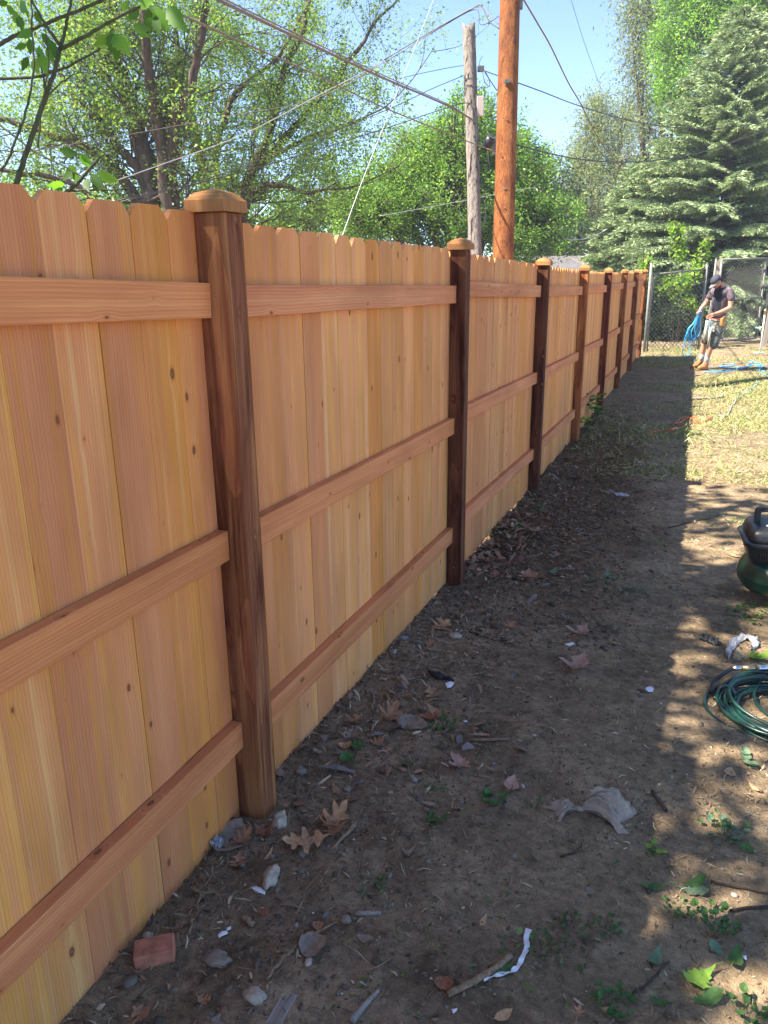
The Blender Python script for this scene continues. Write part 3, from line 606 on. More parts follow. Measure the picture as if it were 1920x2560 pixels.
# ------------------------------------------------------------------ poles, cables
def utility_pole(name, label, px0, py0, px1, py1, D, r, mat, top_extra=0, rough_=.0):
    a = at(px0, py0, D); g = at(px1, py1, D); d = (a-g).normalized(); bz = H(g.x, g.y); base = g-d*((g.z-bz)/d.z)
    root = empty(name, base); tag(root, label, 'utility pole'); Lh = (a-base).length+top_extra; k = 28; n = 60; V = []; F = []
    for i in range(n+1):
        z = -.4+(Lh+.4)*i/n; rr_ = r*(1.06-.14*i/n)
        for j in range(k):
            an = 2*math.pi*j/k; rj = rr_*(1+rough_*mnoise.noise(Vector((math.cos(an)*1.4, math.sin(an)*1.4, z*.45)))+rough_*.7*mnoise.noise(Vector((math.cos(an)*5, math.sin(an)*5, z*.5+5))))
            zz = z+(.05*math.sin(an*2+1)+.04*mnoise.noise(Vector((j*.9, 0, 0))) if i == n else 0)
            V.append(d*zz+Vector((math.cos(an), math.sin(an), 0))*rj)
    for i in range(n):
        for j in range(k): F.append((i*k+j, i*k+(j+1) % k, (i+1)*k+(j+1) % k, (i+1)*k+j))
    F.append(tuple(n*k+j for j in range(k))); obj('shaft', mesh_from('shaft', V, F, M[mat], True), root); return root
DP, DO = 12.6, 11.6
gp = utility_pole('utility_pole', 'short weathered grey pole with split cut-off top, left of the orange pole', 1172, 64, 1187, 600, DP, .105, 'pole_old', 0, .12)
op = utility_pole('utility_pole', 'tall new orange-brown wooden pole running out of the picture top', 1275, 0, 1258, 640, DO, .149, 'pole_new', 3.0, .03)
def child_at(parent, o):  # keep world placement when adding to a thing
    o.parent = parent; o.location = Vector(o.location)-Vector(parent.location); return o
# junction box, clamp, bracket on the grey pole
def bx(name, p, sx_, sy_, sz_, mat, parent, bev=.004, rz=YAW):
    o = obj(name, box_mesh(name, -sx_/2, sx_/2, -sy_/2, sy_/2, -sz_/2, sz_/2, M[mat], bev), None, p); o.rotation_euler = (0, 0, rz)
    return child_at(parent, o) if parent else o
bx('junction_box', at(1200, 266, DP-.03), .105, .09, .28, 'boxpl', gp)
bx('box_bracket', at(1192, 266, DP+.0), .05, .12, .31, 'darkgalv', gp)
bx('clamp', at(1202, 172, DP), .10, .08, .08, 'darkgalv', gp)
o = obj('cable_closure', lathe('cable_closure', [(.03, -.12), (.075, -.10), (.08, .10), (.03, .12)], M['blackpl'], 14), None, at(1222, 358, DP-.1)); o.rotation_euler = (.9, .5, .4); child_at(gp, o)
bx('strand_plate', at(1236, 370, DP-.15), .05, .02, .2, 'darkgalv', gp)
for (a, b_) in (((1172, 268), (1192, 330)), ((1190, 100), (1194, 250))): pass
def cable(label, pts, r, mat='wire', nsub=8, group=None):
    P = smooth_path([at(*p) for p in pts], nsub); b = P[0].copy(); me = Tubes(); me.add([q-b for q in P], r, 6)
    o = obj('overhead_cable', me.mesh('overhead_cable', M[mat]), None, b); return tag(o, label, 'cable', group)
cable('thick grey cable running from the top edge to the middle of the grey pole', [(540, -3, 6.0), (750, 98, 7.6), (960, 196, 9.8), (1060, 238, 11), (1134, 272, 12), (1197, 309, 12.45)], .0125, 'wiregrey')
cable('second thinner line spiralled round the thick bundled cable', [(548, -8, 6.05), (755, 92, 7.6), (960, 189, 9.8), (1060, 233, 11), (1134, 268, 12), (1180, 300, 12.4)], .006, 'wiregrey')
cable('brown twisted cable below the thick one, ending at the black closure on the grey pole', [(430, 26, 5.6), (620, 112, 7.0), (800, 192, 8.6), (960, 269, 10.2), (1168, 353, 12.2), (1238, 379, 12.4)], .008, 'wiregrey')
cable('pale service wire crossing the left tree almost level near the fence top', [(-20, 398, 11), (150, 366, 11.4), (324, 336, 12), (560, 292, 12.6), (781, 249, 13), (960, 156, 12.6), (1099, 69, 12.2), (1191, 17, 11.9), (1225, 40, 11.7), (1250, 62, 11.6)], .006, 'wiregrey')
cable('black drip-loop wire bunching beside the upper part of the orange pole', [(960, 150, 12.6), (1080, 78, 12.2), (1180, 22, 11.9), (1203, 15, 11.8), (1222, 52, 11.7), (1248, 72, 11.6)], .007)
cable('black wire hanging lower in the bunch beside the upper orange pole', [(1080, 82, 12.2), (1185, 24, 11.9), (1200, 60, 11.8), (1225, 55, 11.7), (1247, 40, 11.6)], .006)
cable('twisted silver and black service line climbing across the left trees', [(225, 474, 11), (405, 411, 11.5), (608, 336, 12), (810, 231, 12.4), (900, 185, 12.5), (960, 152, 12.6)], .007, 'steelwire')
cable('black line crossing the maple stems towards the top of the grey pole', [(290, 502, 10.5), (521, 446, 11), (752, 359, 11.6), (960, 278, 12), (1080, 222, 12.4), (1164, 187, 12.6)], .006, 'wire')
cable('pair line just under it that ends at the junction box of the grey pole', [(296, 506, 10.5), (637, 421, 11.2), (960, 322, 12), (1076, 283, 12.4), (1160, 258, 12.5), (1180, 268, 12.5), (1184, 310, 12.5)], .007, 'wire')
cable('short frayed wire stub running left from the top of the grey pole', [(1000, 196, 12.2), (1060, 182, 12.4), (1130, 168, 12.6), (1165, 163, 12.6)], .005, 'wire')
cable('straight silver guy strand slanting from behind the fence to the top edge', [(852, 600, 10), (905, 455, 10.3), (960, 315, 10.6), (1018, 168, 11), (1092, -20, 11.5)], .0055, 'steelwire')
cable('brown kinked cable dropping from the head of the orange pole into the far trees', [(1306, -6, 11.6), (1345, 60, 12.5), (1377, 116, 13.5), (1420, 205, 15), (1452, 260, 16.5), (1504, 359, 20), (1560, 430, 24), (1650, 560, 30)], .013, 'brownwire')
cable('single thin wire against the open sky between orange pole and trees', [(1425, -10, 22), (1462, 110, 25), (1504, 226, 30)], .008, 'wiregrey')
cable('upper black cable swinging right from the grey pole clamp past the spruce', [(1208, 176, 12.5), (1275, 200, 11.7), (1352, 228, 13), (1452, 266, 14.5), (1570, 300, 16), (1683, 318, 17), (1799, 321, 18), (1925, 303, 19)], .0085)
cable('lower black cable sagging right from the closure box across the spruce', [(1212, 338, 12.5), (1290, 362, 11.8), (1423, 394, 13), (1539, 405, 14), (1654, 399, 15), (1770, 376, 16), (1925, 322, 17)], .010)
cable('dark wire falling from behind the orange pole towards the garage roof', [(1285, 425, 12.5), (1400, 510, 16), (1460, 556, 19), (1527, 590, 22)], .010)
cable('thin dark wire slanting down over the garage to the fence top', [(1450, 598, 22), (1500, 630, 23), (1560, 672, 24)], .008)
cable('white hanging wire loop low in front of the far trees', [(1394, 592, 24), (1420, 599, 24), (1455, 598, 24), (1490, 588, 24), (1518, 572, 24)], .014, 'white')
cable('faint pale wire low between orange pole and thicket, nearly level', [(950, 540, 14), (1050, 522, 14.5), (1140, 505, 15), (1240, 486, 15.5), (1330, 470, 16), (1345, 478, 16)], .006, 'steelwire')
for i, (pts, r) in enumerate([([(1206, 140, DP), (1198, 160, DP), (1210, 172, DP-.1)], .004), ([(1206, 178, DP-.1), (1212, 205, DP-.15), (1224, 216, DP-.15), (1222, 198, DP-.1), (1214, 180, DP-.1)], .006), ([(1212, 180, DP-.1), (1228, 205, DP-.1), (1242, 226, DP-.1)], .008), ([(1192, 226, DP-.1), (1205, 219, DP-.1), (1211, 232, DP-.1), (1209, 250, DP-.1)], .004), ([(1186, 262, DP-.12), (1192, 320, DP-.12), (1190, 420, DP-.12)], .005), ([(1186, 448, DP-.12), (1204, 462, DP-.1), (1214, 500, DP-.1), (1212, 560, DP-.1)], .006), ([(1206, 305, DP), (1200, 322, DP), (1196, 345, DP), (1216, 372, DP-.1), (1238, 374, DP-.1)], .007), ([(1219, 375, DP-.1), (1222, 405, DP-.1), (1226, 420, DP-.1)], .006)]):
    P = smooth_path([at(*p) for p in pts], 6); t = Tubes(); t.add([q-gp.location for q in P], r, 5); obj('drop_wire', t.mesh('drop_wire', M['wire']), gp)

bx('wire_clip', at(1268, 203, DO-.17), .09, .05, .05, 'darkgalv', op); bx('top_bracket', at(1302, 12, DO-.02), .05, .06, .12, 'darkgalv', op)
bx('pole_tag', at(1262, 470, DO-.156), .045, .006, .03, 'galv', op, .001)
for (px_, py_) in ((1268, 300), (1250, 384), (1283, 96), (1262, 520)): bx('bolt', at(px_, py_, DO-.150), .022, .02, .022, 'darkgalv', op, .005)
# distant pole with a cross-arm, garage roof
b = at(1651, 650, 46); fp = empty('utility_pole', (b.x, b.y, H(b.x, b.y))); tag(fp, 'distant pole whose pale cross-arm sticks out left of the spruce', 'utility pole')
top = at(1651, 392, 46); tube = Tubes(); tube.add([Vector((0, 0, -.3)), top-fp.location], .13, 10); obj('shaft', tube.mesh('shaft', M['pole_old']), fp)
aL, aR = at(1548, 401, 44.5), at(1690, 378, 48); tube = Tubes(); tube.add([aL-fp.location, aR-fp.location], .12, 4); obj('crossarm', tube.mesh('crossarm', M['pole_old'], False), fp)
tube = Tubes(); tube.add([at(1600, 393, 45.2)-fp.location, at(1651, 425, 46)-fp.location], .035, 5); obj('brace', tube.mesh('brace', M['pole_old']), fp)
for px_ in (1556, 1582, 1632, 1668):
    o = obj('insulator', lathe('insulator', [(.04, 0), (.06, .06), (.03, .1), (.05, .16), (.02, .2)], M['white'], 8), fp, at(px_, 393-(px_-1556)*.14, 45)-fp.location)
gb = at(1425, 655, 36); gar = empty('garage', (gb.x, gb.y, H(gb.x, gb.y)), 0); tag(gar, 'low garage with a grey shingled roof just above the far fence boards', 'garage')
gl, gr_, gz = at(1352, 640, 36)-gar.location, at(1500, 640, 38)-gar.location, 0
rg_ = (gr_-gl); dirn = Vector((rg_.x, rg_.y, 0)).normalized(); nrm = Vector((dirn.y, -dirn.x, 0)); Rz = gl.z; Lr = rg_.length+1.2
gl = gl-dirn*.6
V = [gl+nrm*3.0+Vector((0, 0, -1.1)), gl+dirn*Lr+nrm*3.0+Vector((0, 0, -1.1)), gl+dirn*Lr, gl, gl-nrm*3.0+Vector((0, 0, -1.1)), gl+dirn*Lr-nrm*3+Vector((0, 0, -1.1))]
for v in V: pass
V = [Vector((v.x, v.y, (Rz if abs(i-2.5) < 1 else Rz-1.1))) for i, v in enumerate(V)]; dn = Vector((0, 0, -.12)); V2 = V+[v+dn for v in V]
obj('roof', mesh_from('roof', V2, [(0, 1, 2, 3), (3, 2, 5, 4), (9, 8, 7, 6), (10, 11, 8, 9), (0, 6, 7, 1), (4, 5, 11, 10), (1, 7, 8, 2), (2, 8, 11, 5), (3, 9, 6, 0), (4, 10, 9, 3)], M['roof']), gar)
wv = [V[0]-nrm*.4+dirn*.3, V[1]-nrm*.4-dirn*.3, V[5]+nrm*.4-dirn*.3, V[4]+nrm*.4+dirn*.3]; wv = [Vector((v.x, v.y, Rz-1.12)) for v in wv]; wb = [Vector((v.x, v.y, -.1)) for v in wv]
obj('wall', mesh_from('wall', wb+wv, [(0, 1, 5, 4), (1, 2, 6, 5), (2, 3, 7, 6), (3, 0, 4, 7)], M['siding']), gar)
tube = Tubes()
for t_ in (.42, .68):
    p = V[3].lerp(V[2], t_); tube.add([p+Vector((0, 0, .02)), p+nrm*3.0+Vector((0, 0, -1.08))], .02, 4)
obj('roof_seam', tube.mesh('roof_seam', M['rockd']), gar)

# ------------------------------------------------------------------ chain-link fence and gate
def gpt(px, D, zoff=0):
    p = at(px, 860, D); return Vector((p.x, p.y, H(p.x, p.y)+zoff))
def diamonds(tb, a, b, z0, z1, pitch=.072, r=.0017, wob=0):
    """woven wires between two plan points a,b, local z0..z1"""
    L = (b-a).length; d = (b-a)/L; hgt = z1-z0; side = Vector((d.y, -d.x, 0)); n = int((L+hgt)/pitch)
    for s in (1, -1):
        for i in range(n+1):
            u0 = i*pitch-(hgt if s > 0 else 0); P = []; m = 6
            for j in range(m+1):
                z = z0+hgt*j/m; u = u0+(z-z0) if s > 0 else u0-(z-z0)
                P.append((u, z))
            P = [(u, z) for u, z in P if -1e-6 <= u <= L] if True else P
            # exact clip at the ends
            lo, hi = max(0, u0 if s > 0 else u0-hgt), min(L, u0+hgt if s > 0 else u0)
            if hi-lo < .02: continue
            us = np.linspace(lo, hi, 4); Q = []
            for u in us:
                z = z0+((u-u0) if s > 0 else (u0-u)); Q.append(a+d*u+Vector((0, 0, z))+side*(.003*s+wob*math.sin(u*3+z*2)))
            tb.add(Q, r, 3, cap=False)
cA, cB = gpt(1612, 19.0), gpt(1747, 19.3)
clf = empty('chain_link_fence', cA); tag(clf, 'old chain-link fence panel closing the yard between the cedar fence and the gate', 'fence')
def cpost(parent, p, h, r, lean=(0, 0), nm='post'):
    o = p-parent.location; t = Tubes(); t.add([o+Vector((0, 0, -.2)), o+Vector((lean[0], lean[1], h))], r, 10); t.add([o+Vector((lean[0], lean[1], h)), o+Vector((lean[0], lean[1], h+.03))], [r*1.15, r*.4], 10); return obj(nm, t.mesh(nm, M['galv']), parent)
cpost(clf, cA, 2.03, .032, (.0, 0)); cpost(clf, gpt(1619, 19.05), 1.78, .02); cpost(clf, cB, 2.0, .03)
t = Tubes(); t.add([Vector((0, 0, 1.76)), (cB-cA)+Vector((0, 0, 1.88))], .02, 8); obj('top_rail', t.mesh('top_rail', M['darkgalv']), clf)
t = Tubes(); diamonds(t, Vector((0.02, 0, 0)), (cB-cA)*.98, .02, 1.74, .105, .0046, .02); o = obj('chain_mesh', t.mesh('chain_mesh', M['galv']), clf); o['kind'] = 'stuff'
gA, gB = gpt(1782, 20.4), gpt(1890, 21.0)
gate = empty('chain_link_gate', gA); tag(gate, 'tall pipe-framed chain-link gate standing behind the worker', 'gate')
v = gB-gA; v.z = 0
z0, z1 = .12, 2.10
t = Tubes(); t.add([Vector((0, 0, z0)), Vector((0, 0, z1))], .024, 8); t.add([Vector((0, 0, z1)), v+Vector((0, 0, z1+.02))], .024, 8); t.add([Vector((0, 0, z0)), v*.97+Vector((0, 0, z0)), v+Vector((0, 0, z0+.05)), v+Vector((0, 0, z1))], .024, 8); obj('gate_frame', t.mesh('gate_frame', M['galv']), gate)
t = Tubes(); t.add([Vector((0, 0, 1.12)), v+Vector((0, 0, 1.16))], .02, 8); obj('middle_bar', t.mesh('middle_bar', M['galv']), gate)
t = Tubes(); diamonds(t, Vector((.02, 0, 0)), v*.97, z0, z1, .105, .0046); o = obj('chain_mesh', t.mesh('chain_mesh', M['galv']), gate); o['kind'] = 'stuff'
t = Tubes(); t.add([v*.94+Vector((0, -.03, .2)), v*.94+Vector((0, -.03, 2.0))], .008, 6); obj('tension_bar', t.mesh('tension_bar', M['galv']), gate)
for zz in (.3, .62, 1.02, 1.45, 1.85): obj('hinge_band', box_mesh('hinge_band', -.06, .05, -.03, .03, -.012, .012, M['galv']), gate, v+Vector((-.03, -.02, zz)))
obj('latch', box_mesh('latch', -.02, .16, -.03, .03, -.03, .03, M['galv'], .01), gate, v+Vector((0, -.03, 1.45)))
gp2 = gpt(1902, 21.0); hp = empty('gate_post', gp2); tag(hp, 'galvanised round post carrying the right side of the gate', 'post'); cpost(hp, gp2, 2.25, .034, (.03, 0), 'pipe')
gp3 = gpt(1766, 20.6); hp = empty('gate_post', gp3); tag(hp, 'round galvanised post at the left side of the gate', 'post'); cpost(hp, gp3, 2.12, .028, (.02, 0), 'pipe')
gp4 = gpt(1776, 20.8); o = obj('wood_post', box_mesh('wood_post', -.045, .045, -.045, .045, -.2, 2.1, M['greywood'], .006), None, gp4); tag(o, 'narrow weathered wooden post standing between the chain-link panel and the gate', 'post')
gp5 = gpt(1911, 19.8); o = obj('wood_post', box_mesh('wood_post', -.055, .055, -.055, .055, -.2, 1.75, M['greywood'], .006), None, gp5); o.rotation_euler = (0, .05, 0); tag(o, 'greyish wooden post at the right edge of the picture, beside the pipe riser', 'post')
# water riser
rp = G(1899, 888); wr = empty('water_riser', rp); tag(wr, 'white pipe riser with a small valve on top, standing in the grass by the gate', 'tap')
t = Tubes(); t.add([(0, 0, -.05), (.0, 0, .9)], .016, 10); obj('pipe', t.mesh('pipe', M['white']), wr)
t = Tubes(); t.add([(0, 0, .9), (0, 0, .98), (.0, 0, 1.0)], .026, 8); t.add([(-.03, 0, .98), (.03, 0, 1.02)], .015, 8); obj('valve', t.mesh('valve', M['brass']), wr)
t = Tubes(); t.add([(0, 0, .62), (-.08, -.02, .61), (-.13, -.02, .60)], .013, 8); obj('spout', t.mesh('spout', M['white']), wr)
t = Tubes(); t.add([(-.13, -.02, .60), (-.17, -.02, .60)], .018, 8); obj('hose_connector', t.mesh('hose_connector', M['blueh']), wr)
t = Tubes(); t.add([(-.14, 0, .05), (.12, 0, .06)], .014, 8); obj('foot_bar', t.mesh('foot_bar', M['white']), wr)
# thin spring haze: one closed box round everything, sky outside
hz = NT('haze_air'); hz.t.nodes.remove(hz.out); ho = hz.t.nodes.new('ShaderNodeOutputMaterial'); pv = hz.t.nodes.new('ShaderNodeVolumePrincipled'); pv.inputs['Color'].default_value = (.86, .92, 1, 1); pv.inputs['Density'].default_value = .0014; pv.inputs['Anisotropy'].default_value = .2
hz.t.links.new(pv.outputs[0], ho.inputs['Volume'])
o = obj('haze', box_mesh('haze', -70, 70, -20, 110, -1.6, 24, hz.m)); tag(o, 'thin pale air haze over the yard', None, None, 'stuff')
#@@PART2
# ------------------------------------------------------------------ ground things
def onground(px, py, dz=0.0):
    p = G(px, py); return Vector((p.x, p.y, H(p.x, p.y)+dz))
def imgdir(px, py, qx, qy):
    """ground heading (angle) from one photo point to another, and its length"""
    a, b = G(px, py), G(qx, qy); d = b-a; return math.atan2(d.y, d.x), math.hypot(d.x, d.y)
# brick
a_, L_ = imgdir(334, 2424, 429, 2412); L_ = .102
bm = bmesh.new(); box_bm(bm, 0, L_, 0, .062, 0, .042, .003); bmesh.ops.subdivide_edges(bm, edges=bm.edges[:], cuts=2)
for v in bm.verts: v.co += Vector([mnoise.noise(v.co*40+Vector((i*9, 0, 0)))*.0018 for i in range(3)])
me = bpy.data.meshes.new('brick'); bm.to_mesh(me); bm.free(); me.materials.append(M['brick'])
o = obj('broken_brick', me, None, onground(338, 2426, -.004)); o.rotation_euler = (.03, -.05, a_+.06); tag(o, 'half of a red brick lying near the fence at the lower left', 'brick')
# stones
def stone(label, px, py, sx_, sy_, sz_, mat, seed, rough_=.25, cat='stone', rz=0, group=None):
    bm = bmesh.new(); bmesh.ops.create_icosphere(bm, subdivisions=3, radius=1)
    for v in bm.verts:
        n = v.co.normalized(); f = 1+rough_*mnoise.noise(n*1.6+Vector((seed, 0, 0)))+rough_*.5*mnoise.noise(n*4+Vector((seed, 5, 0))); v.co = Vector((n.x*f*sx_, n.y*f*sy_, n.z*f*sz_))
    me = bpy.data.meshes.new('stone'); bm.to_mesh(me); bm.free(); me.shade_smooth(); me.materials.append(M[mat])
    p = onground(px, py, sz_*.45); o = obj('stone', me, None, p); o.rotation_euler = (0, 0, rz); return tag(o, label, cat, group)
stone('pale lumpy piece of broken concrete near the base of the nearest post', 676, 2200, .022, .042, .02, 'rock', 1, .4, 'stone', .2)
stone('whitish crusty stone wedged against the foot of the nearest post', 700, 2060, .022, .03, .026, 'rock', 2, .5)
stone('smooth oval grey stone beside the long stick by the fence', 1138, 1592, .036, .024, .014, 'rock', 3, .08)
stone('flat lumpy grey-brown stone to the right of the brick', 542, 2402, .036, .026, .014, 'rockd', 4, .4)
stone('rounded pale stone near the bottom edge, left of the grey board', 637, 2494, .028, .02, .016, 'rock', 5, .3)
stone('small round grey stone above the fork of the long forked stick', 865, 2302, .016, .013, .012, 'rockd', 6, .2)
stone('light pebble tucked behind the brick at the fence foot', 369, 2345, .014, .012, .012, 'rock', 7, .1)
stone('little yellowish stone just right of the grey curled leaf', 771, 2408, .010, .013, .009, 'rock', 8, .2)
stone('dark buried stone left of the pale narrow leaf', 752, 1930, .022, .018, .014, 'rockd', 9, .3)
stone('small smooth dark pebble between dry leaves mid ground', 868, 1975, .016, .013, .010, 'rockd', 10, .1)
# sticks
def stick(label, path, r0, r1, mat='twig', kinks=.004, cat='stick', twigs=(), k=7):
    P = [onground(x, y_, (r0+r1)/2*.9) for x, y_ in path]; P = smooth_path(P, 4); P = [p+Vector((rg.uniform(-kinks, kinks), rg.uniform(-kinks, kinks), rg.uniform(0, kinks))) for p in P]
    b = P[0].copy(); t = Tubes(); t.add([p-b for p in P], [r0, r1], k)
    for (i, px_, py_) in twigs: t.add([P[int(i*(len(P)-1))]-b, onground(px_, py_, .01)-b], [r1*.8, r1*.3], 5)
    return tag(obj('stick', t.mesh('stick', M[mat]), None, b), label, cat)
stick('long pale forked stick at the bottom, pointed end towards the camera', [(664, 2456), (700, 2410), (740, 2372), (786, 2336)], .0035, .008, twigs=((.6, 678, 2386), (.8, 757, 2330), (.9, 842, 2312)))
stick('thick round brown stick beside the white paper strip', [(1121, 2492), (1180, 2462), (1240, 2425), (1277, 2394)], .009, .0085, 'twig', .001)
stick('grey weathered stick pointing up from the bottom edge', [(878, 2560), (910, 2520), (948, 2480)], .010, .005, 'greywood', .002)
stick('short straight cut stick lying level in the middle of the bare ground', [(1171, 1853), (1272, 1851)], .006, .0055, 'twig', .0006)
stick('short dark stick above the white paper strip on the right', [(1630, 1982), (1665, 2030)], .007, .006, 'bark', .001)
stick('short grey peg lying level to the right of the forked stick', [(890, 2288), (952, 2287)], .007, .006, 'greywood', .0005)
stick('long bare reddish stick leaning along the foot of the fence', [(975, 1625), (1005, 1580), (1044, 1530)], .007, .005, 'twig', .003)
stick('stub of stick with a broken end in the small wood pile', [(963, 1738), (976, 1762)], .008, .007)
stick('upright-lying thin stub at the left of the small wood pile', [(934, 1743), (931, 1778)], .005, .005)
stick('short stub crossing below the stick with a broken end', [(960, 1755), (957, 1782)], .005, .004)
stick('forked stub at the top of the small wood pile', [(986, 1688), (1010, 1722)], .005, .003)
stick('curved thin twig arching beside the fence boards', [(990, 1610), (1000, 1640), (985, 1680), (960, 1700)], .002, .0015)
stick('broken pale stake near the big oak leaf by the nearest post', [(830, 2130), (888, 2066)], .004, .008)
stick('stub of brown stick beside the two white paper scraps', [(610, 2298), (634, 2318)], .009, .008)
stick('thin twig standing beside the brick near the fence', [(470, 2338), (485, 2300)], .004, .004)
stick('long thin root lying across the dark soil beyond the second post', [(1170, 1580), (1230, 1600), (1290, 1616)], .003, .002, 'bark')
stick('dry yellow stalk on the dark soil by the leaf pile', [(1365, 1334), (1400, 1350), (1448, 1366)], .005, .003)
stick('long twig lying right of the dark soil, level with the compressor top', [(1672, 1322), (1720, 1308), (1778, 1297)], .005, .003, 'bark')
stick('pale short stalk between two maple leaves far up the path', [(1434, 1590), (1452, 1606)], .006, .004)
stick('thin stick running off the right edge above the weeds', [(1780, 2208), (1850, 2224), (1925, 2238)], .004, .003, 'bark')
stick('brown twig pointing to the right edge beside the clover weed', [(1822, 2280), (1925, 2268)], .004, .005, 'bark')
stick('thin dark twig under the dandelion leaves near the lower right', [(1580, 2490), (1630, 2450), (1672, 2405)], .003, .003, 'bark')
stick('slim twig at the middle right below the tan bag', [(1400, 2145), (1440, 2130), (1455, 2110)], .003, .002, 'bark')
stick('white bare length of wood lying in the far sunlit grass', [(1725, 1000), (1770, 998), (1808, 995)], .02, .016, 'greywood')
stick('pale curved root sticking out of the soil far along the fence', [(1660, 1005), (1690, 1010), (1692, 1022)], .012, .009)
stick('forked dead branch among the leaf pile beyond the second post', [(1275, 1405), (1300, 1365), (1322, 1340)], .010, .004, twigs=((.4, 1290, 1365),))
stick('second dead branch lying in the leaf pile by the fence', [(1180, 1400), (1235, 1378), (1265, 1392)], .007, .003)
stick('thin branch in front of the leaf pile, lying level', [(1230, 1418), (1290, 1402), (1350, 1386), (1372, 1388)], .005, .003)
# weathered board scraps
def board(label, px, py, qx, qy, wd, th=.012, mat='greywood'):
    a, L = imgdir(px, py, qx, qy); p = onground(px, py, .002); q = onground(qx, qy)
    bm = bmesh.new(); box_bm(bm, 0, th, -wd/2, wd/2, 0, L, .001)
    for v in bm.verts: 
        if v.co.z > L*.5: v.co.z += v.co.y*.5*rg.choice((1, .6))
    me = bpy.data.meshes.new('board'); bm.to_mesh(me); bm.free(); me.materials.append(M[mat])
    o = obj('board_scrap', me, None, p); o.rotation_mode = 'QUATERNION'
    zl = Vector((math.cos(a), math.sin(a), (q.z-p.z)/max(L, .01))).normalized(); yl = Vector((-math.sin(a), math.cos(a), 0)); xl = yl.cross(zl)
    o.rotation_quaternion = Matrix((xl, yl, zl)).transposed().to_quaternion(); return tag(o, label, 'board')
board('weathered grey board scrap at the bottom edge with a ragged upper end', 675, 2575, 728, 2478, .040)
board('thinner grey board scrap lying left of the ragged one at the bottom edge', 535, 2560, 605, 2512, .034, .006)

# leaves ---------------------------------------------------------------
def leafmat(name, col, var=.3):
    N = NT(name); v = N.n('TexCoord').outputs['Object']; n = N.noise(v, 60, 4, .7)
    c = N.mix(1, col, N.ramp(n, [(.3, 1-var), (.7, 1+var)]), 'MULTIPLY'); d = N.bsdf(c, .65, N.bump(n, .6, .002), .25)
    t = N.n('BsdfTranslucent'); N.put(c, t.inputs[0]); m = N.n('MixShader'); m.inputs[0].default_value = .2
    N.t.links.new(d, m.inputs[1]); N.t.links.new(t.outputs[0], m.inputs[2]); return N.end(m.outputs[0])
LM = {'oak': leafmat('dry_oak_leaf', (.40, .21, .115)), 'tan': leafmat('dry_tan_leaf', (.56, .34, .18)), 'grey': leafmat('grey_dead_leaf', (.31, .24, .18)), 'red': leafmat('dry_red_leaf', (.32, .13, .07)),
      'green': leafmat('fresh_weed_leaf', (.075, .16, .045)), 'bright': leafmat('bright_dandelion_leaf', (.20, .34, .05)), 'pale': leafmat('pale_underside_leaf', (.16, .24, .14)), 'dark': leafmat('dull_dark_leaf', (.20, .12, .08)), 'pink': leafmat('pinkish_maple_leaf', (.46, .28, .21))}
OAK = [(0, .015), (.12, .06), (.2, .23), (.27, .30), (.31, .12), (.40, .14), (.47, .40), (.55, .44), (.57, .16), (.66, .16), (.74, .34), (.81, .33), (.80, .12), (.90, .12), (1, 0)]
MAPLE = [(0, .01), (.14, .05), (.12, .34), (.22, .30), (.30, .52), (.42, .42), (.48, .20), (.60, .17), (.68, .28), (.78, .20), (.86, .09), (1, 0)]
OVAL = [(0, .01), (.15, .10), (.35, .19), (.55, .20), (.75, .14), (.9, .06), (1, 0)]
DAND = [(0, .012), (.15, .03), (.28, .06), (.30, .10), (.38, .07), (.46, .14), (.52, .10), (.62, .18), (.70, .14), (.82, .17), (.92, .09), (1, 0)]
ROUND = [(0, .02), (.12, .30), (.35, .46), (.6, .46), (.82, .32), (1, 0)]
def leafshape(outl, L, curl, fold, twist, rg, wscale=1.0, stem=.2):
    V = []; F = []; C = rg.uniform(-1, 1); n = len(outl)
    for i, (u, w_) in enumerate(outl):
        jw = w_*wscale*rg.uniform(.88, 1.12); jr = w_*wscale*rg.uniform(.85, 1.12)
        z = curl*L*((u-.45)**2*4-.2)
        for s, ww in ((0, 0), (1, jw), (-1, jr)):
            zz = z+fold*abs(ww)*L*(1.0 if s == 1 else .7)+twist*s*ww*L*(u-.5)+.03*L*math.sin(u*17+s*2+C*5)*(ww > .1)
            V.append(Vector(((u-.3*.0)*L, s*ww*L, zz)))
    for i in range(n-1): F += [(3*i, 3*i+3, 3*i+4, 3*i+1), (3*i, 3*i+2, 3*i+5, 3*i+3)]
    zmin = min(v.z for v in V)
    if stem: 
        k = len(V); a = Vector((-stem*L, .04*L, .01)); V += [Vector((0, .012*L, V[0].z)), Vector((0, -.012*L, V[0].z)), a+Vector((0, -.006*L, 0)), a+Vector((0, .006*L, 0))]; F.append((k, k+1, k+2, k+3))
    return [v-Vector((0, 0, zmin)) for v in V], F
def leaf(label, px, py, qx, qy, outl, mat, curl=.25, fold=.2, twist=.3, w_=1.0, lift=0.0, cat='dead leaf', stem=.2, name='dead_leaf'):
    a, L = imgdir(px, py, qx, qy); V, F = leafshape(outl, L, curl, fold, twist, rg, w_, stem)
    me = mesh_from(name, V, F, LM[mat]); p = onground(px, py, .003+lift); q = onground(qx, qy)
    o = obj(name, me, None, p); o.rotation_euler = (rg.uniform(-.1, .1), -math.atan2(q.z-p.z, max(L, .02)), a); return tag(o, label, cat)
leaf('large tan oak leaf lying flat in front of the nearest post', 822, 2098, 705, 2112, OAK, 'tan', .12, .1, .2, 1.05)
leaf('curled tan oak leaf arching up behind the large flat one', 795, 2080, 865, 2045, OAK, 'tan', .5, .4, .5, 1.0, .01)
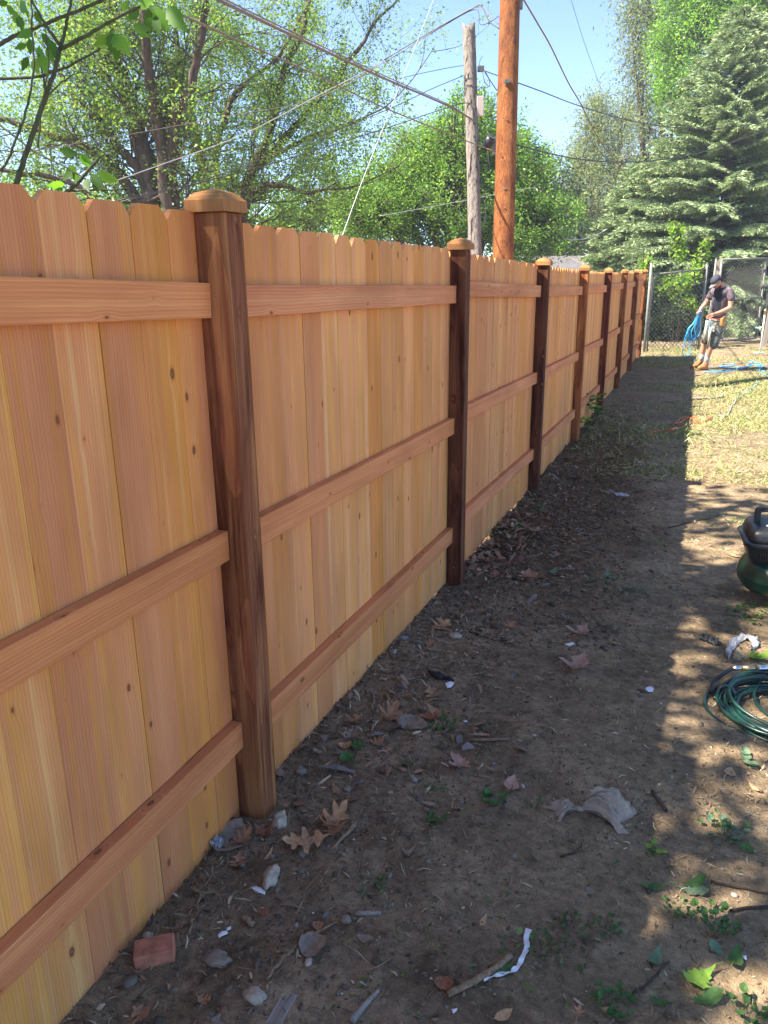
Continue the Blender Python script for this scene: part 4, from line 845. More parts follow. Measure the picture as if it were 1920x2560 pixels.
leaf('folded brown leaf tucked below the arching tan one', 820, 2060, 848, 2100, OAK, 'oak', .3, .6, .3)
leaf('broad grey leaf standing against the boards by the nearest post', 545, 2145, 605, 2062, OVAL, 'grey', .15, .25, .2, 2.0, .004, stem=0)
leaf('crumpled brown leaf in the corner of fence and nearest post', 580, 2120, 630, 2095, OAK, 'oak', .5, .5, .5, 1.1, .01)
leaf('brown leaf hanging down below the crumpled one near the boards', 600, 2140, 590, 2180, OAK, 'oak', .3, .4, .4, 1.1)
leaf('reddish curled leaf right at the foot of the nearest post', 640, 2080, 690, 2095, OAK, 'red', .5, .5, .3)
leaf('small orange brown leaf on top of the white crusty stone', 700, 2030, 722, 2018, MAPLE, 'oak', .3, .3, .3, 1.2, .02)
leaf('narrow tan leaf lying above the concrete lump', 660, 2158, 682, 2128, OVAL, 'tan', .3, .5, .2, .6)
leaf('grey curled leaf beside the forked stick', 755, 2358, 815, 2388, ROUND, 'grey', .4, .5, .6, 1.0)
leaf('grey leaf folded like a shell below the curved grey one', 892, 2348, 935, 2360, OVAL, 'grey', .3, .8, .3, 1.3)
leaf('thin curved grey leaf standing on the bare soil', 1000, 2140, 1038, 2138, OVAL, 'grey', .9, .7, .4, 1.3, .004)
leaf('small red-brown leaf piece near the round grey stone', 645, 2285, 672, 2280, ROUND, 'red', .2, .3, .2)
leaf('small brown leaf by the fork of the long forked stick', 780, 2318, 808, 2316, ROUND, 'oak', .3, .3, .2)
leaf('brown torn leaf at the bottom edge left of the board scraps', 335, 2530, 375, 2555, OAK, 'oak', .4, .5, .5, 1.2)
leaf('pink-brown curled leaf at the lower left among twigs', 492, 2500, 530, 2512, OAK, 'oak', .5, .4, .5)
leaf('dark red leaf lying left of the thick round stick', 1085, 2460, 1135, 2465, ROUND, 'red', .2, .3, .2, .9)
leaf('pale seed-wing leaf above the thick round stick', 1200, 2322, 1216, 2290, OVAL, 'tan', .2, .3, .2, .8)
leaf('yellow tan leaf at the bottom edge right of the thick stick', 1235, 2555, 1280, 2530, OVAL, 'tan', .2, .3, .2, 1.3)
leaf('brown dry leaf standing at the bottom edge in the middle right', 1440, 2555, 1450, 2525, OAK, 'oak', .4, .5, .3)
leaf('tan curled leaf between the dark weeds at the bottom', 1500, 2528, 1525, 2530, OVAL, 'tan', .6, .6, .3, 1.5)
leaf('long pale tan leaf lying alone left of centre', 942, 1890, 978, 1876, OVAL, 'tan', .15, .3, .2, .9)
leaf('narrow tan leaf near the fence, left of the pale one', 802, 1922, 832, 1908, OVAL, 'tan', .3, .4, .2, .7)
leaf('brown curled leaf in the soil below the pair of green leaves', 832, 1968, 856, 1992, OVAL, 'oak', .3, .5, .2, 1.2)
leaf('brown pointed oak leaf at the left of the leaf cluster', 905, 1795, 865, 1815, OAK, 'oak', .25, .4, .4, 1.15)
leaf('upright folded oak leaf in the middle of the leaf cluster', 955, 1815, 990, 1785, OAK, 'oak', .5, .7, .5, 1.1, .008)
leaf('big grey flat leaf lobe at the right of the leaf cluster', 992, 1795, 1068, 1826, OVAL, 'grey', .1, .1, .2, 1.9)
leaf('rust brown leaf on the right end of the leaf cluster', 1048, 1800, 1095, 1792, OVAL, 'red', .2, .35, .2, 1.7, .006)
leaf('second rust brown leaf leaning over the flat grey one', 1066, 1782, 1128, 1800, OVAL, 'oak', .4, .3, .2, 1.0, .01)
leaf('crumpled grey leaf at the lower left of the leaf cluster', 862, 1832, 895, 1852, OAK, 'grey', .3, .5, .4, 1.2)
leaf('lobed dark leaf at the bottom of the leaf cluster', 915, 1838, 945, 1846, OAK, 'dark', .3, .3, .4, 1.2)
leaf('brown ragged leaf below the lobed dark one', 922, 1860, 960, 1858, OAK, 'oak', .3, .3, .4, 1.1)
leaf('small tan leaf beside the broad green weed leaf', 845, 1868, 880, 1866, ROUND, 'tan', .3, .3, .4, .8)
leaf('small light brown leaf above the leaf cluster', 915, 1795, 930, 1812, OAK, 'dark', .3, .3, .4, 1.1)
leaf('red-brown oak leaf alone to the right of the wood pile', 1070, 1728, 1098, 1755, OAK, 'oak', .4, .4, .5, 1.2, .004)
leaf('big tan oak leaf under the long reddish stick', 1080, 1578, 1124, 1562, OAK, 'tan', .2, .3, .2, 1.0)
leaf('curled brown leaf by the foot of the long reddish stick', 1060, 1618, 1085, 1612, OAK, 'oak', .4, .5, .4, 1.1)
leaf('pinkish maple leaf with long stem near the middle', 1165, 1905, 1122, 1925, MAPLE, 'pink', .3, .4, .3, 1.2)
leaf('pale grey-pink leaf standing up left of the tan bag', 1272, 1985, 1285, 1952, OVAL, 'pink', .3, .4, .3, 1.6)
leaf('pinkish maple leaf further up the path', 1432, 1592, 1468, 1578, MAPLE, 'pink', .3, .4, .3, 1.2)
leaf('folded pink-brown leaf below the far maple leaf', 1420, 1686, 1462, 1660, MAPLE, 'pink', .35, .6, .3, 1.0, .004)
leaf('brown maple leaf beyond the second post', 1340, 1455, 1322, 1440, MAPLE, 'oak', .3, .4, .3, 1.3)
leaf('small tan leaf in front of the second post', 1265, 1575, 1285, 1565, OAK, 'oak', .3, .4, .3, 1.3)
leaf('tan leaf on the right of the far white scrap', 1655, 2172-350, 1640, 1812, OVAL, 'tan', .3, .4, .3, .9)
leaf('narrow tan leaf in the sun patch at the right edge', 1870, 1960, 1898, 1985, OVAL, 'tan', .2, .4, .3, .7)
leaf('tan seed-wing on the sun patch near the hose coil', 1822, 1945, 1826, 1925, OVAL, 'tan', .2, .3, .2, 1.6)
leaf('broad pale leaf lying left of the green tank', 1855, 1397, 1812, 1385, OVAL, 'tan', .2, .3, .2, 1.0)
# greenery pieces
def gl(label, px, py, qx, qy, outl, mat, w_=1., curl=.3, lift=0.004): return leaf(label, px, py, qx, qy, outl, mat, curl, .3, .3, w_, lift, 'green leaf', .25, 'green_leaf')
gl('bright yellow-green dandelion leaf, the largest, at the lower right', 1785, 2428, 1716, 2470, DAND, 'bright', 1.9, .2)
gl('long pale toothed leaf pointing right from the plucked dandelion', 1680, 2222, 1770, 2242, DAND, 'pale', 1.1, .2)
gl('green toothed leaf pointing up and right from the plucked dandelion', 1695, 2222, 1762, 2208, DAND, 'green', 1.1, .3)
gl('green leaf pointing left from the plucked dandelion', 1662, 2225, 1600, 2217, OVAL, 'green', 1.2, .25)
gl('deeply toothed green leaf at the bottom right corner', 1712, 2512, 1804, 2498, DAND, 'green', 1.2, .25)
gl('narrow green leaf left of the deeply toothed one', 1675, 2518, 1620, 2498, OVAL, 'green', 1.0, .25)
gl('broad dull green leaf just above the bright dandelion leaf', 1812, 2402, 1778, 2362, DAND, 'pale', 1.6, .3)
gl('dark upright green leaf right of the bright dandelion leaf', 1830, 2435, 1846, 2385, OVAL, 'green', 1.3, .4, .01)
gl('pale folded green leaf standing on the path left of the dandelion', 1622, 2425, 1650, 2385, OVAL, 'pale', 1.2, .4, .006)
gl('broad green weed leaf beside the leaf cluster', 875, 1874, 908, 1864, ROUND, 'green', 1.0, .3)
gl('round green weed leaf below the leaf cluster', 865, 1890, 874, 1915, ROUND, 'green', .9, .3)
gl('green leaf under the thick round stick', 1238, 2440, 1282, 2420, OVAL, 'green', 1.4, .2)
gl('green leaf with red stem at the right edge under the clover', 1862, 2110, 1872, 2140, OVAL, 'green', 1.6, .2)
gl('pale green leaf by the white paper at the far fence foot', 1368, 1440, 1392, 1430, OVAL, 'pale', 1.3, .3)
gl('green blade-like leaf in the shaded path left of the compressor', 1665, 1467, 1685, 1470, OVAL, 'green', 1.2, .1)
# low weeds: small plants, each a thing
def weed(label, px, py, R, n, outl=ROUND, mats=('green',), lf=.02, ht=.03, cat='weed', w_=1.0, spread=1.0):
    p = onground(px, py); root = empty('weed', p); tag(root, label, cat); V = []; F = []; 
    per = {m: ([], []) for m in mats}; tb = Tubes()
    for i in range(n):
        a = rg.uniform(0, 6.283); r = R*math.sqrt(rg.random())*spread; b = Vector((math.cos(a)*r, math.sin(a)*r, 0)); zz = H(p.x+b.x, p.y+b.y)-p.z
        h_ = ht*rg.uniform(.3, 1); lv, lf_ = leafshape(outl, lf*rg.uniform(.6, 1.3), .3, .3, .3, rg, w_, 0); R3 = Matrix.Rotation(a+rg.uniform(-.9, .9), 3, 'Z')@Matrix.Rotation(rg.uniform(-.5, .25), 3, 'Y')
        Vv, Ff = per[rg.choice(mats)]; k = len(Vv); Vv += [R3@v+b+Vector((0, 0, zz+h_)) for v in lv]; Ff += [tuple(q+k for q in f) for f in lf_]
        if i % 2 == 0: tb.add([b*.5+Vector((0, 0, zz-.004)), b+Vector((0, 0, zz+h_))], .0012, 3, cap=False)
    for m, (Vv, Ff) in per.items():
        if Vv: obj('foliage', mesh_from('foliage', Vv, Ff, LM[m]), root)
    so_ = obj('stem', tb.mesh('stem', LM['green']), root); so_['kind'] = 'stuff'; return root
weed('clover-like weed patch with round leaves, right, under thin sticks', 1782, 2310, .055, 34, lf=.019)
weed('leafy weed in the sun patch at the right edge', 1815, 2085, .07, 40, mats=('green', 'pale'), lf=.018)
weed('flattened dull weed patch left of the bright leaves, low middle', 1430, 2340, .07, 46, mats=('green', 'dark'), lf=.015, ht=.015)
weed('small weed patch joined to it on the right, low middle', 1510, 2325, .04, 24, mats=('green', 'dark'), lf=.014, ht=.02)
weed('creeping weed patch at the bottom edge in the middle right', 1530, 2510, .045, 34, mats=('green',), lf=.016, ht=.02)
weed('trampled weed at the left of the flattened patch', 1355, 2372, .035, 20, mats=('green', 'dark'), lf=.015, ht=.015)
weed('small leafy weed left of the clover patch', 1690, 2275, .04, 18, mats=('green',), lf=.012, ht=.02)
weed('little green weed with bright leaf tips left of the sun patch', 1640, 2140, .02, 8, mats=('bright', 'green'), lf=.024, ht=.03)
weed('green weed in the bottom right corner of the picture', 1870, 2540, .04, 22, lf=.018)
weed('tiny grassy sprout on the bare soil below the tan bag', 925, 2215, .03, 14, OVAL, ('green',), .03, .01, w_=.5)
weed('small green weed just right of the leaf cluster', 1105, 1818, .03, 11, OVAL, ('green',), .045, .01, w_=.8)
weed('green weed with brown stem in the middle of the bare ground', 1035, 1918, .03, 10, ROUND, ('green', 'dark'), .025, .012)
weed('slim weed below it in the middle ground', 1090, 1970, .025, 8, OVAL, ('green',), .03, .01, w_=.8)
weed('small green weed left of the pale grey-pink leaf', 1232, 2002, .03, 9, ROUND, ('green',), .03, .015)
weed('low green weed at the centre of the bare soil', 1090, 2050, .025, 8, ROUND, ('green',), .024, .015)
weed('faded green seedling left of the tall weed by the nearest post', 1340, 2015, .03, 12, OVAL, ('green', 'dark'), .025, .015)
weed('flattened green blades beyond the second post on the path', 1540, 1470, .16, 26, OVAL, ('green', 'pale'), .07, .008, w_=.7)
weed('trampled green blades left of the far maple leaf', 1365, 1495, .08, 18, OVAL, ('green', 'dark'), .05, .008, w_=.6)
weed('pale uprooted greens beside the fence foot near the third post', 1260, 1330, .13, 26, OVAL, ('green', 'bright'), .06, .01, w_=.6)
weed('small green tuft right in front of the fence near the third post', 1335, 1278, .08, 18, OVAL, ('green', 'pale'), .07, .02, w_=.5)
weed('mossy yellow-green patch on the ground in front of the green tank', 1900, 1535, .16, 90, ROUND, ('bright', 'green'), .02, .004, w_=1.0)
weed('bright grass tuft behind the compressor on the left', 1848, 1312, .07, 26, OVAL, ('bright', 'green'), .05, .02, w_=.4)
weed('pale green torn leaves in the sunspot above the hose coil', 1868, 1655, .05, 7, OVAL, ('bright', 'pale'), .06, .01, w_=1.2)
weed('pale green torn leaves in the sunspot below the hose coil', 1880, 1905, .03, 6, ROUND, ('bright', 'pale'), .035, .01)
weed('tall bright green weed growing through the fence foot by the fifth post', 1478, 1055, .13, 46, ROUND, ('bright', 'green'), .075, .36)
weed('smaller bright weed in front of the tall one at the fence foot', 1455, 1075, .08, 16, ROUND, ('bright',), .07, .12)
# root clump
rc = onground(505, 2240, .01); root = empty('root_clump', rc); tag(root, 'tangled tan root clump pulled up beside the fence boards', 'root'); 
for i in range(15):
    a = rg.uniform(-.7, 2.6) if i > 4 else rg.uniform(0, 6.28); L = rg.uniform(.03, .10); P = [Vector((0, 0, .006))]; d = Vector((math.cos(a), math.sin(a), rg.uniform(0, .5)))
    for j in range(6): d = (d+rnd_unit(rg)*.45+Vector((0, 0, -.12))).normalized(); P.append(P[-1]+d*L/6)
    for q in P: q.z = max(q.z, .0)
    t = Tubes(); t.add(P, [.0065 if i < 5 else .0026, .0010], 5); obj('root', t.mesh('root', M['twig']), root)

# films, bags, paper ---------------------------------------------------
def crumple(name, label, cat, parts, mat, seed, parent=None):
    """parts: [(cx,cy (px), len m, wid m, ht m, heading)] crumpled sheets, each closed and folded"""
    p0 = onground(parts[0][0], parts[0][1]); root = empty(name, p0) if len(parts) > 1 else None
    if root: tag(root, label, cat)
    for i, (px, py, L, W_, h_, a) in enumerate(parts):
        bm = bmesh.new(); bmesh.ops.create_icosphere(bm, subdivisions=5, radius=1); p = onground(px, py)
        for v in bm.verts:
            n = v.co.normalized(); s = Vector((seed+i*7, seed, 0))
            r1 = abs(mnoise.noise(n*1.7+s)); r2 = abs(mnoise.noise(n*4.2+s)); r3 = abs(mnoise.noise(n*9+s)); an = math.atan2(n.y, n.x-.9)
            f = .78+.5*mnoise.noise(n*1.1+s)+.25*r1; x = n.x*L*f; y_ = n.y*W_*f; z = (n.z*.5+.5)*h_*(.55+1.0*r1+.5*r2+.22*r3)
            pl = .12*h_*math.sin(an*13+r1*5)*(1-abs(n.z))
            v.co = Vector((x, y_, max(0.0015, z+pl)))
        me = bpy.data.meshes.new(name); bm.to_mesh(me); bm.free(); me.shade_smooth(); me.materials.append(M[mat])
        if root: o = obj('lobe', me, root, p-p0); o.rotation_euler = (0, 0, a)
        else: o = obj(name, me, None, p); o.rotation_euler = (0, 0, a); tag(o, label, cat)
    return root
kb = onground(1447, 2031); bag = empty('plastic_bag', kb); tag(bag, 'crumpled translucent tan plastic bag twisted in the middle, on the bare soil', 'bag')
def fan(name, head, L, spread, ht, seed, nr=26, na=64, power=1.0):
    V = []; F = []
    for i in range(nr+1):
        t = i/nr
        for j in range(na+1):
            f = j/na*2-1; a = head+spread*f*(.35+.65*t); Lr = L*(.78+.42*mnoise.noise(Vector((f*1.9, seed, 0)))+.12*mnoise.noise(Vector((f*7, seed, 2))))
            rr_ = .008+Lr*t; fold = abs(mnoise.noise(Vector((f*5.5, seed+1, t*.7))))*1.5+abs(mnoise.noise(Vector((f*12+t, seed+4, t*1.6))))*.55
            cr = abs(mnoise.noise(Vector((f*9, t*6, seed+9))))*.35
            puff = math.sin(min(1, t*1.12)*math.pi)**.6*(1-f*f*.75)
            x, y_ = rr_*math.cos(a), rr_*math.sin(a); z = .0025+ht*(puff*(.30+fold*.85+cr)+.10*(1-t)); V.append(Vector((x, y_, H(kb.x+x, kb.y+y_)-kb.z+z)))
    m = na+1
    for i in range(nr):
        for j in range(na): F.append((i*m+j, (i+1)*m+j, (i+1)*m+j+1, i*m+j+1))
    k = len(V); V += [Vector((v.x, v.y, min(v.z-.0012, H(kb.x+v.x, kb.y+v.y)-kb.z+.0015+.15*ht))) for v in V]; F += [tuple(q+k for q in f[::-1]) for f in F]
    return obj(name, mesh_from(name, V, F, M['bagtan'], True), bag)
fan('bag_body', .35, .185, .80, .075, 5.6); fan('bag_mouth', 3.45, .105, .75, .042, 8.1, 16, 40)
t = Tubes(); t.add([Vector((-.014, 0, .012)), Vector((0, 0, .015)), Vector((.014, 0, .013))], .0085, 8); obj('knot', t.mesh('knot', M['bagtan']), bag)
def film(name, label, cat, path, mat, ht=.02, m=9):
    n = len(path); V = []; F = []; b = onground(*path[0][:2]); seed = path[0][0]
    for i, (px_, py_, wd) in enumerate(path):
        c = onground(px_, py_); a = onground(*path[max(i-1, 0)][:2]); d = onground(*path[min(i+1, n-1)][:2]); t = (d-a).normalized(); sd_ = Vector((-t.y, t.x, 0))
        for j in range(m):
            f = j/(m-1)*2-1; q = c+sd_*wd*f*(1+.25*mnoise.noise(Vector((i*.9, j*.8, seed)))); z = abs(mnoise.noise(Vector((i*.55, j*.9, seed+3))))*ht*2+(1-f*f)*ht*.5+.002+.35*ht*abs(mnoise.noise(Vector((i*1.7, j*2.3, seed))))
            V.append(Vector((q.x, q.y, H(q.x, q.y)+z))-b)
    for i in range(n-1):
        for j in range(m-1): F.append((i*m+j, i*m+j+1, (i+1)*m+j+1, (i+1)*m+j))
    k = len(V); V += [v-Vector((0, 0, .0012)) for v in V]; F += [tuple(q+k for q in f[::-1]) for f in F]
    me = mesh_from(name, V, F, M[mat], True); return tag(obj(name, me, None, b), label, cat)
def dense(P, n=4): 
    Q = smooth_path([(a, b_, c*1000) for a, b_, c in P], n); return [(q.x, q.y, q.z/1000) for q in Q]
film('plastic_film', 'torn arched piece of white film lying above the hose coil', 'plastic scrap', dense([(1818, 1650, .006), (1822, 1632, .016), (1832, 1612, .02), (1850, 1600, .022), (1870, 1600, .022), (1886, 1606, .018), (1888, 1618, .014), (1874, 1628, .008)]), 'bagwhite', .022)
crumple('black_rag', 'crumpled black plastic scrap left of the torn white film', 'plastic scrap', [(1776, 1606, .055, .032, .03, -.2)], 'bagblack', 5)
crumple('black_film', 'flattened black plastic scrap beside the fence, left of a white scrap', 'plastic scrap', [(1090, 1692, .05, .022, .02, -.35), (1122, 1700, .035, .015, .012, -.5)], 'bagblack', 8)
crumple('white_scrap', 'small white plastic scrap far up on the dark soil', 'paper scrap', [(1554, 1240, .06, .04, .022, 0)], 'bagwhite', 9)
crumple('clear_film', 'clouded clear plastic stuck under the fence near the nearest post', 'plastic scrap', [(545, 2118, .02, .03, .03, .3)], 'bagwhite', 14)
crumple('wrapper', 'red and white candy wrapper caught by the fence foot', 'wrapper', [(1012, 1598, .022, .016, .014, .3)], 'bagwhite', 15)
def scrap(label, pts, mat='paper', name='paper_scrap', cat='paper scrap', lift=.004):
    P = [onground(x, y_, lift+rg.uniform(0, .005)) for x, y_ in pts]; b = P[0].copy(); c = sum(P, Vector())/len(P)+Vector((0, 0, .004)); V = [c-b]+[p-b for p in P]; n = len(P); Vd = V+[v-Vector((0, 0, .0008)) for v in V]; m = n+1
    F = [(0, 1+i, 1+(i+1) % n) for i in range(n)]+[(m, m+1+(i+1) % n, m+1+i) for i in range(n)]+[(1+i, m+1+i, m+1+(i+1) % n, 1+(i+1) % n) for i in range(n)]
    return tag(obj(name, mesh_from(name, Vd, F, M[mat]), None, b), label, cat)
scrap('torn white paper scrap lying just below the concrete lump', [(628, 2224), (640, 2219), (652, 2223), (664, 2231), (663, 2240), (650, 2237), (640, 2233)])
scrap('folded white scrap further down-left towards the brick', [(545, 2342), (555, 2334), (568, 2332), (570, 2338), (558, 2345), (548, 2350)])
scrap('small grey-white scrap touching the folded white one', [(566, 2324), (578, 2321), (578, 2328), (568, 2331)])
scrap('crumpled pale paper beside the flattened black scrap', [(1113, 1712), (1126, 1707), (1136, 1710), (1128, 1722), (1118, 1724)])
scrap('small white foil scrap below the leaf cluster on its right', [(1158, 1805), (1168, 1804), (1168, 1809), (1160, 1810)])
scrap('bluish white round scrap on the path', [(1615, 1722), (1625, 1719), (1634, 1724), (1632, 1732), (1620, 1733), (1613, 1728)])
scrap('small white corner of paper at the lower right edge', [(1853, 2392), (1866, 2391), (1866, 2405), (1858, 2400)])
scrap('white triangular chip at the bottom left of the thick stick', [(1129, 2528), (1144, 2524), (1140, 2534), (1133, 2539)])
scrap('small orange-red chip by the arching tan oak leaf', [(804, 2040), (814, 2038), (820, 2048), (812, 2050)], 'orangec', 'plastic_chip', 'plastic chip')
scrap('white paper scrap near the far maple leaf', [(1412, 1612), (1430, 1608), (1438, 1612), (1424, 1618)])
# white paper strip (ribbon)
pp = [(1322, 2328), (1315, 2350), (1317, 2375), (1305, 2400), (1296, 2420), (1275, 2435), (1240, 2444), (1209, 2455)]
P = smooth_path([onground(x, y_, .008) for x, y_ in pp], 4); b = P[0].copy(); V = []; F = []; n = len(P)
for i, p in enumerate(P):
    t = (P[min(i+1, n-1)]-P[max(i-1, 0)]).normalized(); s = Vector((-t.y, t.x, 0)).normalized(); w_ = .0085*(1-.55*i/n)*rg.uniform(.85, 1.1); zz = Vector((0, 0, .003*math.sin(i*1.3)))
    V += [p-b+s*w_+zz, p-b-s*w_-zz]
F = [(2*i, 2*i+1, 2*i+3, 2*i+2) for i in range(n-1)]
tag(obj('paper_strip', mesh_from('paper_strip', V, F, M['paper']), None, b), 'long curved strip of white paper lying beside the thick round stick', 'paper strip')

# pancake air compressor ------------------------------------------------
cp_ = onground(1955, 1500); comp = empty('air_compressor', cp_); comp.rotation_euler = (0, 0, .1)
tag(comp, 'dark green round-tank air compressor with black ribbed shroud, cut off by right edge', 'air compressor')
obj('tank', lathe('tank', [(.08, .055), (.17, .062), (.225, .085), (.252, .125), (.258, .155), (.2595, .158), (.2595, .162), (.258, .165), (.252, .20), (.225, .245), (.17, .27), (.08, .28)], M['greenpaint'], 48), comp)
for a in (.3, 2.4, 4.5): obj('foot', lathe('foot', [(.028, -.004), (.03, .02), (.02, .03), (.018, .10)], M['blackpl'], 14), comp, (math.cos(a)*.17, math.sin(a)*.17, 0))
def rrect(name, w_, d_, prof, mat, k=40, pw=8.0):
    V = []; F = []
    for s, z in prof:
        for j in range(k):
            a = 2*math.pi*j/k; c, sn = math.cos(a), math.sin(a); V.append((math.copysign(abs(c)**(2/pw), c)*(w_+s), math.copysign(abs(sn)**(2/pw), sn)*(d_+s), z))
    n = len(prof)
    for i in range(n-1):
        for j in range(k): F.append((i*k+j, i*k+(j+1) % k, (i+1)*k+(j+1) % k, (i+1)*k+j))
    F += [tuple(range(k-1, -1, -1)), tuple((n-1)*k+j for j in range(k))]; return mesh_from(name, V, F, M[mat], True)
obj('lower_shroud', rrect('lower_shroud', .245, .17, [(-.05, .235), (-.03, .26), (-.015, .30), (0, .345), (.008, .352), (.018, .372), (.012, .378)], 'blackpl'), comp)
obj('motor_cover', rrect('motor_cover', .225, .155, [(.012, .372), (.012, .40), (.007, .428), (-.006, .446), (-.035, .457), (-.10, .46)], 'blackpl'), comp)
for r_, z_, dd, hh, nm in ((.0, .405, .152, .032, 'cover_vent'), (-.004, .315, .163, .05, 'shroud_vent')):
    bm = bmesh.new()
    for i in range(30):
        x = -.18+i*.0125; box_bm(bm, x, x+.005, -(dd+.012+r_), -(dd-.01), z_-hh/2, z_+hh/2)
    me = bpy.data.meshes.new(nm); bm.to_mesh(me); bm.free(); me.materials.append(M['blackpl']); obj(nm, me, comp)
P = smooth_path([(-.185, 0, .44), (-.187, 0, .515), (-.18, 0, .527), (-.165, 0, .532), (-.14, 0, .533), (.10, 0, .533), (.15, 0, .532), (.165, 0, .527), (.17, 0, .515), (.17, 0, .44)], 3)
V = []; F = []; n = len(P)
for i, p in enumerate(P):
    t = (P[min(i+1, n-1)]-P[max(i-1, 0)]).normalized(); u = Vector((0, 1, 0)); s = t.cross(u)
    for a_, b_ in ((-1, -1), (1, -1), (1, 1), (-1, 1)): V.append(p+u*.019*a_+s*.014*b_)
for i in range(n-1):
    for j in range(4): F.append((4*i+j, 4*i+(j+1) % 4, 4*i+4+(j+1) % 4, 4*i+4+j))
F += [(3, 2, 1, 0), (4*n-4, 4*n-3, 4*n-2, 4*n-1)]; obj('handle', mesh_from('handle', V, F, M['blackpl']), comp)
M['sticker'] = plain('pale_sticker', (.62, .64, .66), .4, .4, 0, .04)
o = obj('sticker', box_mesh('sticker', -.045, .045, -.028, .028, 0, .001, M['sticker']), comp, (-.105, -.09, .4585)); o.rotation_euler = (.10, -.04, 0)
o = obj('red_knob', lathe('red_knob', [(.014, 0), (.016, .012), (.010, .02)], plain('red_plastic', (.35, .02, .015), .4, .4), 12), comp, (-.225, -.03, .33)); o.rotation_euler = (0, -1.4, 0)

# green hose coil -------------------------------------------------------
hc = onground(1972, 1790); coil = empty('hose_coil', hc); tag(coil, 'coil of dark green air hose with brass coupling at the right edge', 'hose coil')
rc_ = random.Random(4); pts = []; turns = 12
for i in range(turns*20+1):
    t = i/20; tn = int(t); a = 2*math.pi*t; rr_ = .235+.034*math.sin(tn*2.4)+.02*math.sin(a*1+tn*1.7)+.02*math.cos(2*a+tn)
    ox, oy = .015*math.sin(tn*1.9), .014*math.cos(tn*2.3); z = .012+.011*((tn*5) % 6)*(.55+.45*math.sin(a+tn*.8))
    pts.append(Vector((rr_*math.cos(a)*1.05+ox, rr_*math.sin(a)*.98+oy, max(.009, z))))
tb = Tubes(); tb.add(smooth_path(pts, 2), .0072, 8); obj('hose', tb.mesh('hose', M['hosegreen']), coil)
tb = Tubes(); tb.add(smooth_path([Vector((-.29, .02, .012)), Vector((-.25, .13, .03)), Vector((-.14, .235, .06)), Vector((.02, .24, .05)), Vector((.2, .2, .03))], 6), .0072, 8); tb.add(smooth_path([Vector((-.10, .22, .03)), Vector((-.13, .08, .02)), Vector((-.09, -.03, .012)), Vector((.02, -.14, .014)), Vector((.2, -.22, .02))], 6), .0068, 8); obj('loose_loop', tb.mesh('loose_loop', M['hosegreen']), coil)
P = [Vector((-.245+.034*math.cos(a), .035+.012*math.sin(a*1.0), .034+.036*math.sin(a))) for a in np.linspace(0, 6.28, 20)]
tb = Tubes(); tb.add(P, .0068, 8); obj('wrap_loop', tb.mesh('wrap_loop', M['hosegreen']), coil)
def seg(name, a, b_, r, mat, par): 
    t = Tubes(); t.add([a, b_], r, 12); return obj(name, t.mesh(name, M[mat], name == 'x'), par)
a1, a2 = Vector((-.22, .235, .062)), Vector((.12, .33, .08)); dd = (a2-a1).normalized()
tb = Tubes(); tb.add(smooth_path([Vector((-.30, .06, .02)), Vector((-.29, .14, .035)), a1], 5), .0095, 8); tb.add(smooth_path([a1+dd*.155, a2, Vector((.3, .3, .05))], 5), .011, 8); obj('strain_relief', tb.mesh('strain_relief', M['blackpl']), coil)
seg('ferrule', a1, a1+dd*.045, .0115, 'chrome', coil); seg('coupling', a1+dd*.045, a1+dd*.105, .013, 'brass', coil); seg('collar', a1+dd*.105, a1+dd*.155, .0145, 'chrome', coil)

# cords on the far ground ----------------------------------------------
def cord(name, label, runs, r, mat, cat):
    p0 = onground(*runs[0][0]); root = None; tb = Tubes()
    for pts in runs: tb.add([q-p0 for q in smooth_path([onground(x, y_, r+.004) for x, y_ in pts], 5)], r, 6)
    return tag(obj(name, tb.mesh(name, M[mat]), None, p0), label, cat)
S4 = lambda X, Y: (1540+X/4.366, 600+Y/4.366)
oc = empty('extension_cord', onground(1700, 1060)); tag(oc, 'orange extension cord looped over the edge of the fence shadow', 'cord')
def cpart(nm, pts, r, mat, par):
    tb = Tubes(); tb.add([q-par.location for q in smooth_path([onground(x, y_, r+.004) for x, y_ in pts], 5)], r, 6); obj(nm, tb.mesh(nm, M[mat]), par)
cpart('cord', [S4(*q) for q in ((1040, 1965), (920, 1990), (880, 1950), (800, 1935), (720, 1950), (650, 2000), (640, 2015), (700, 2000), (780, 1950), (850, 1960), (910, 2000), (820, 2010), (700, 2060), (500, 2085), (400, 2110), (380, 2130), (400, 2160))], .0075, 'orangec', oc)
cpart('plug', [S4(590, 2100), S4(655, 2080)], .022, 'orangec', oc); cpart('socket', [S4(980, 1985), S4(1040, 1962)], .018, 'orangec', oc)
cord('grey_cord', 'pale grey cable joining the orange cord to the blue hose in the grass', [[S4(*q) for q in ((1040, 1965), (1120, 1925), (1190, 1930), (1240, 1880), (1260, 1820), (1290, 1790), (1315, 1735))]], .009, 'steelwire', 'cord')
rg2 = random.Random(3)
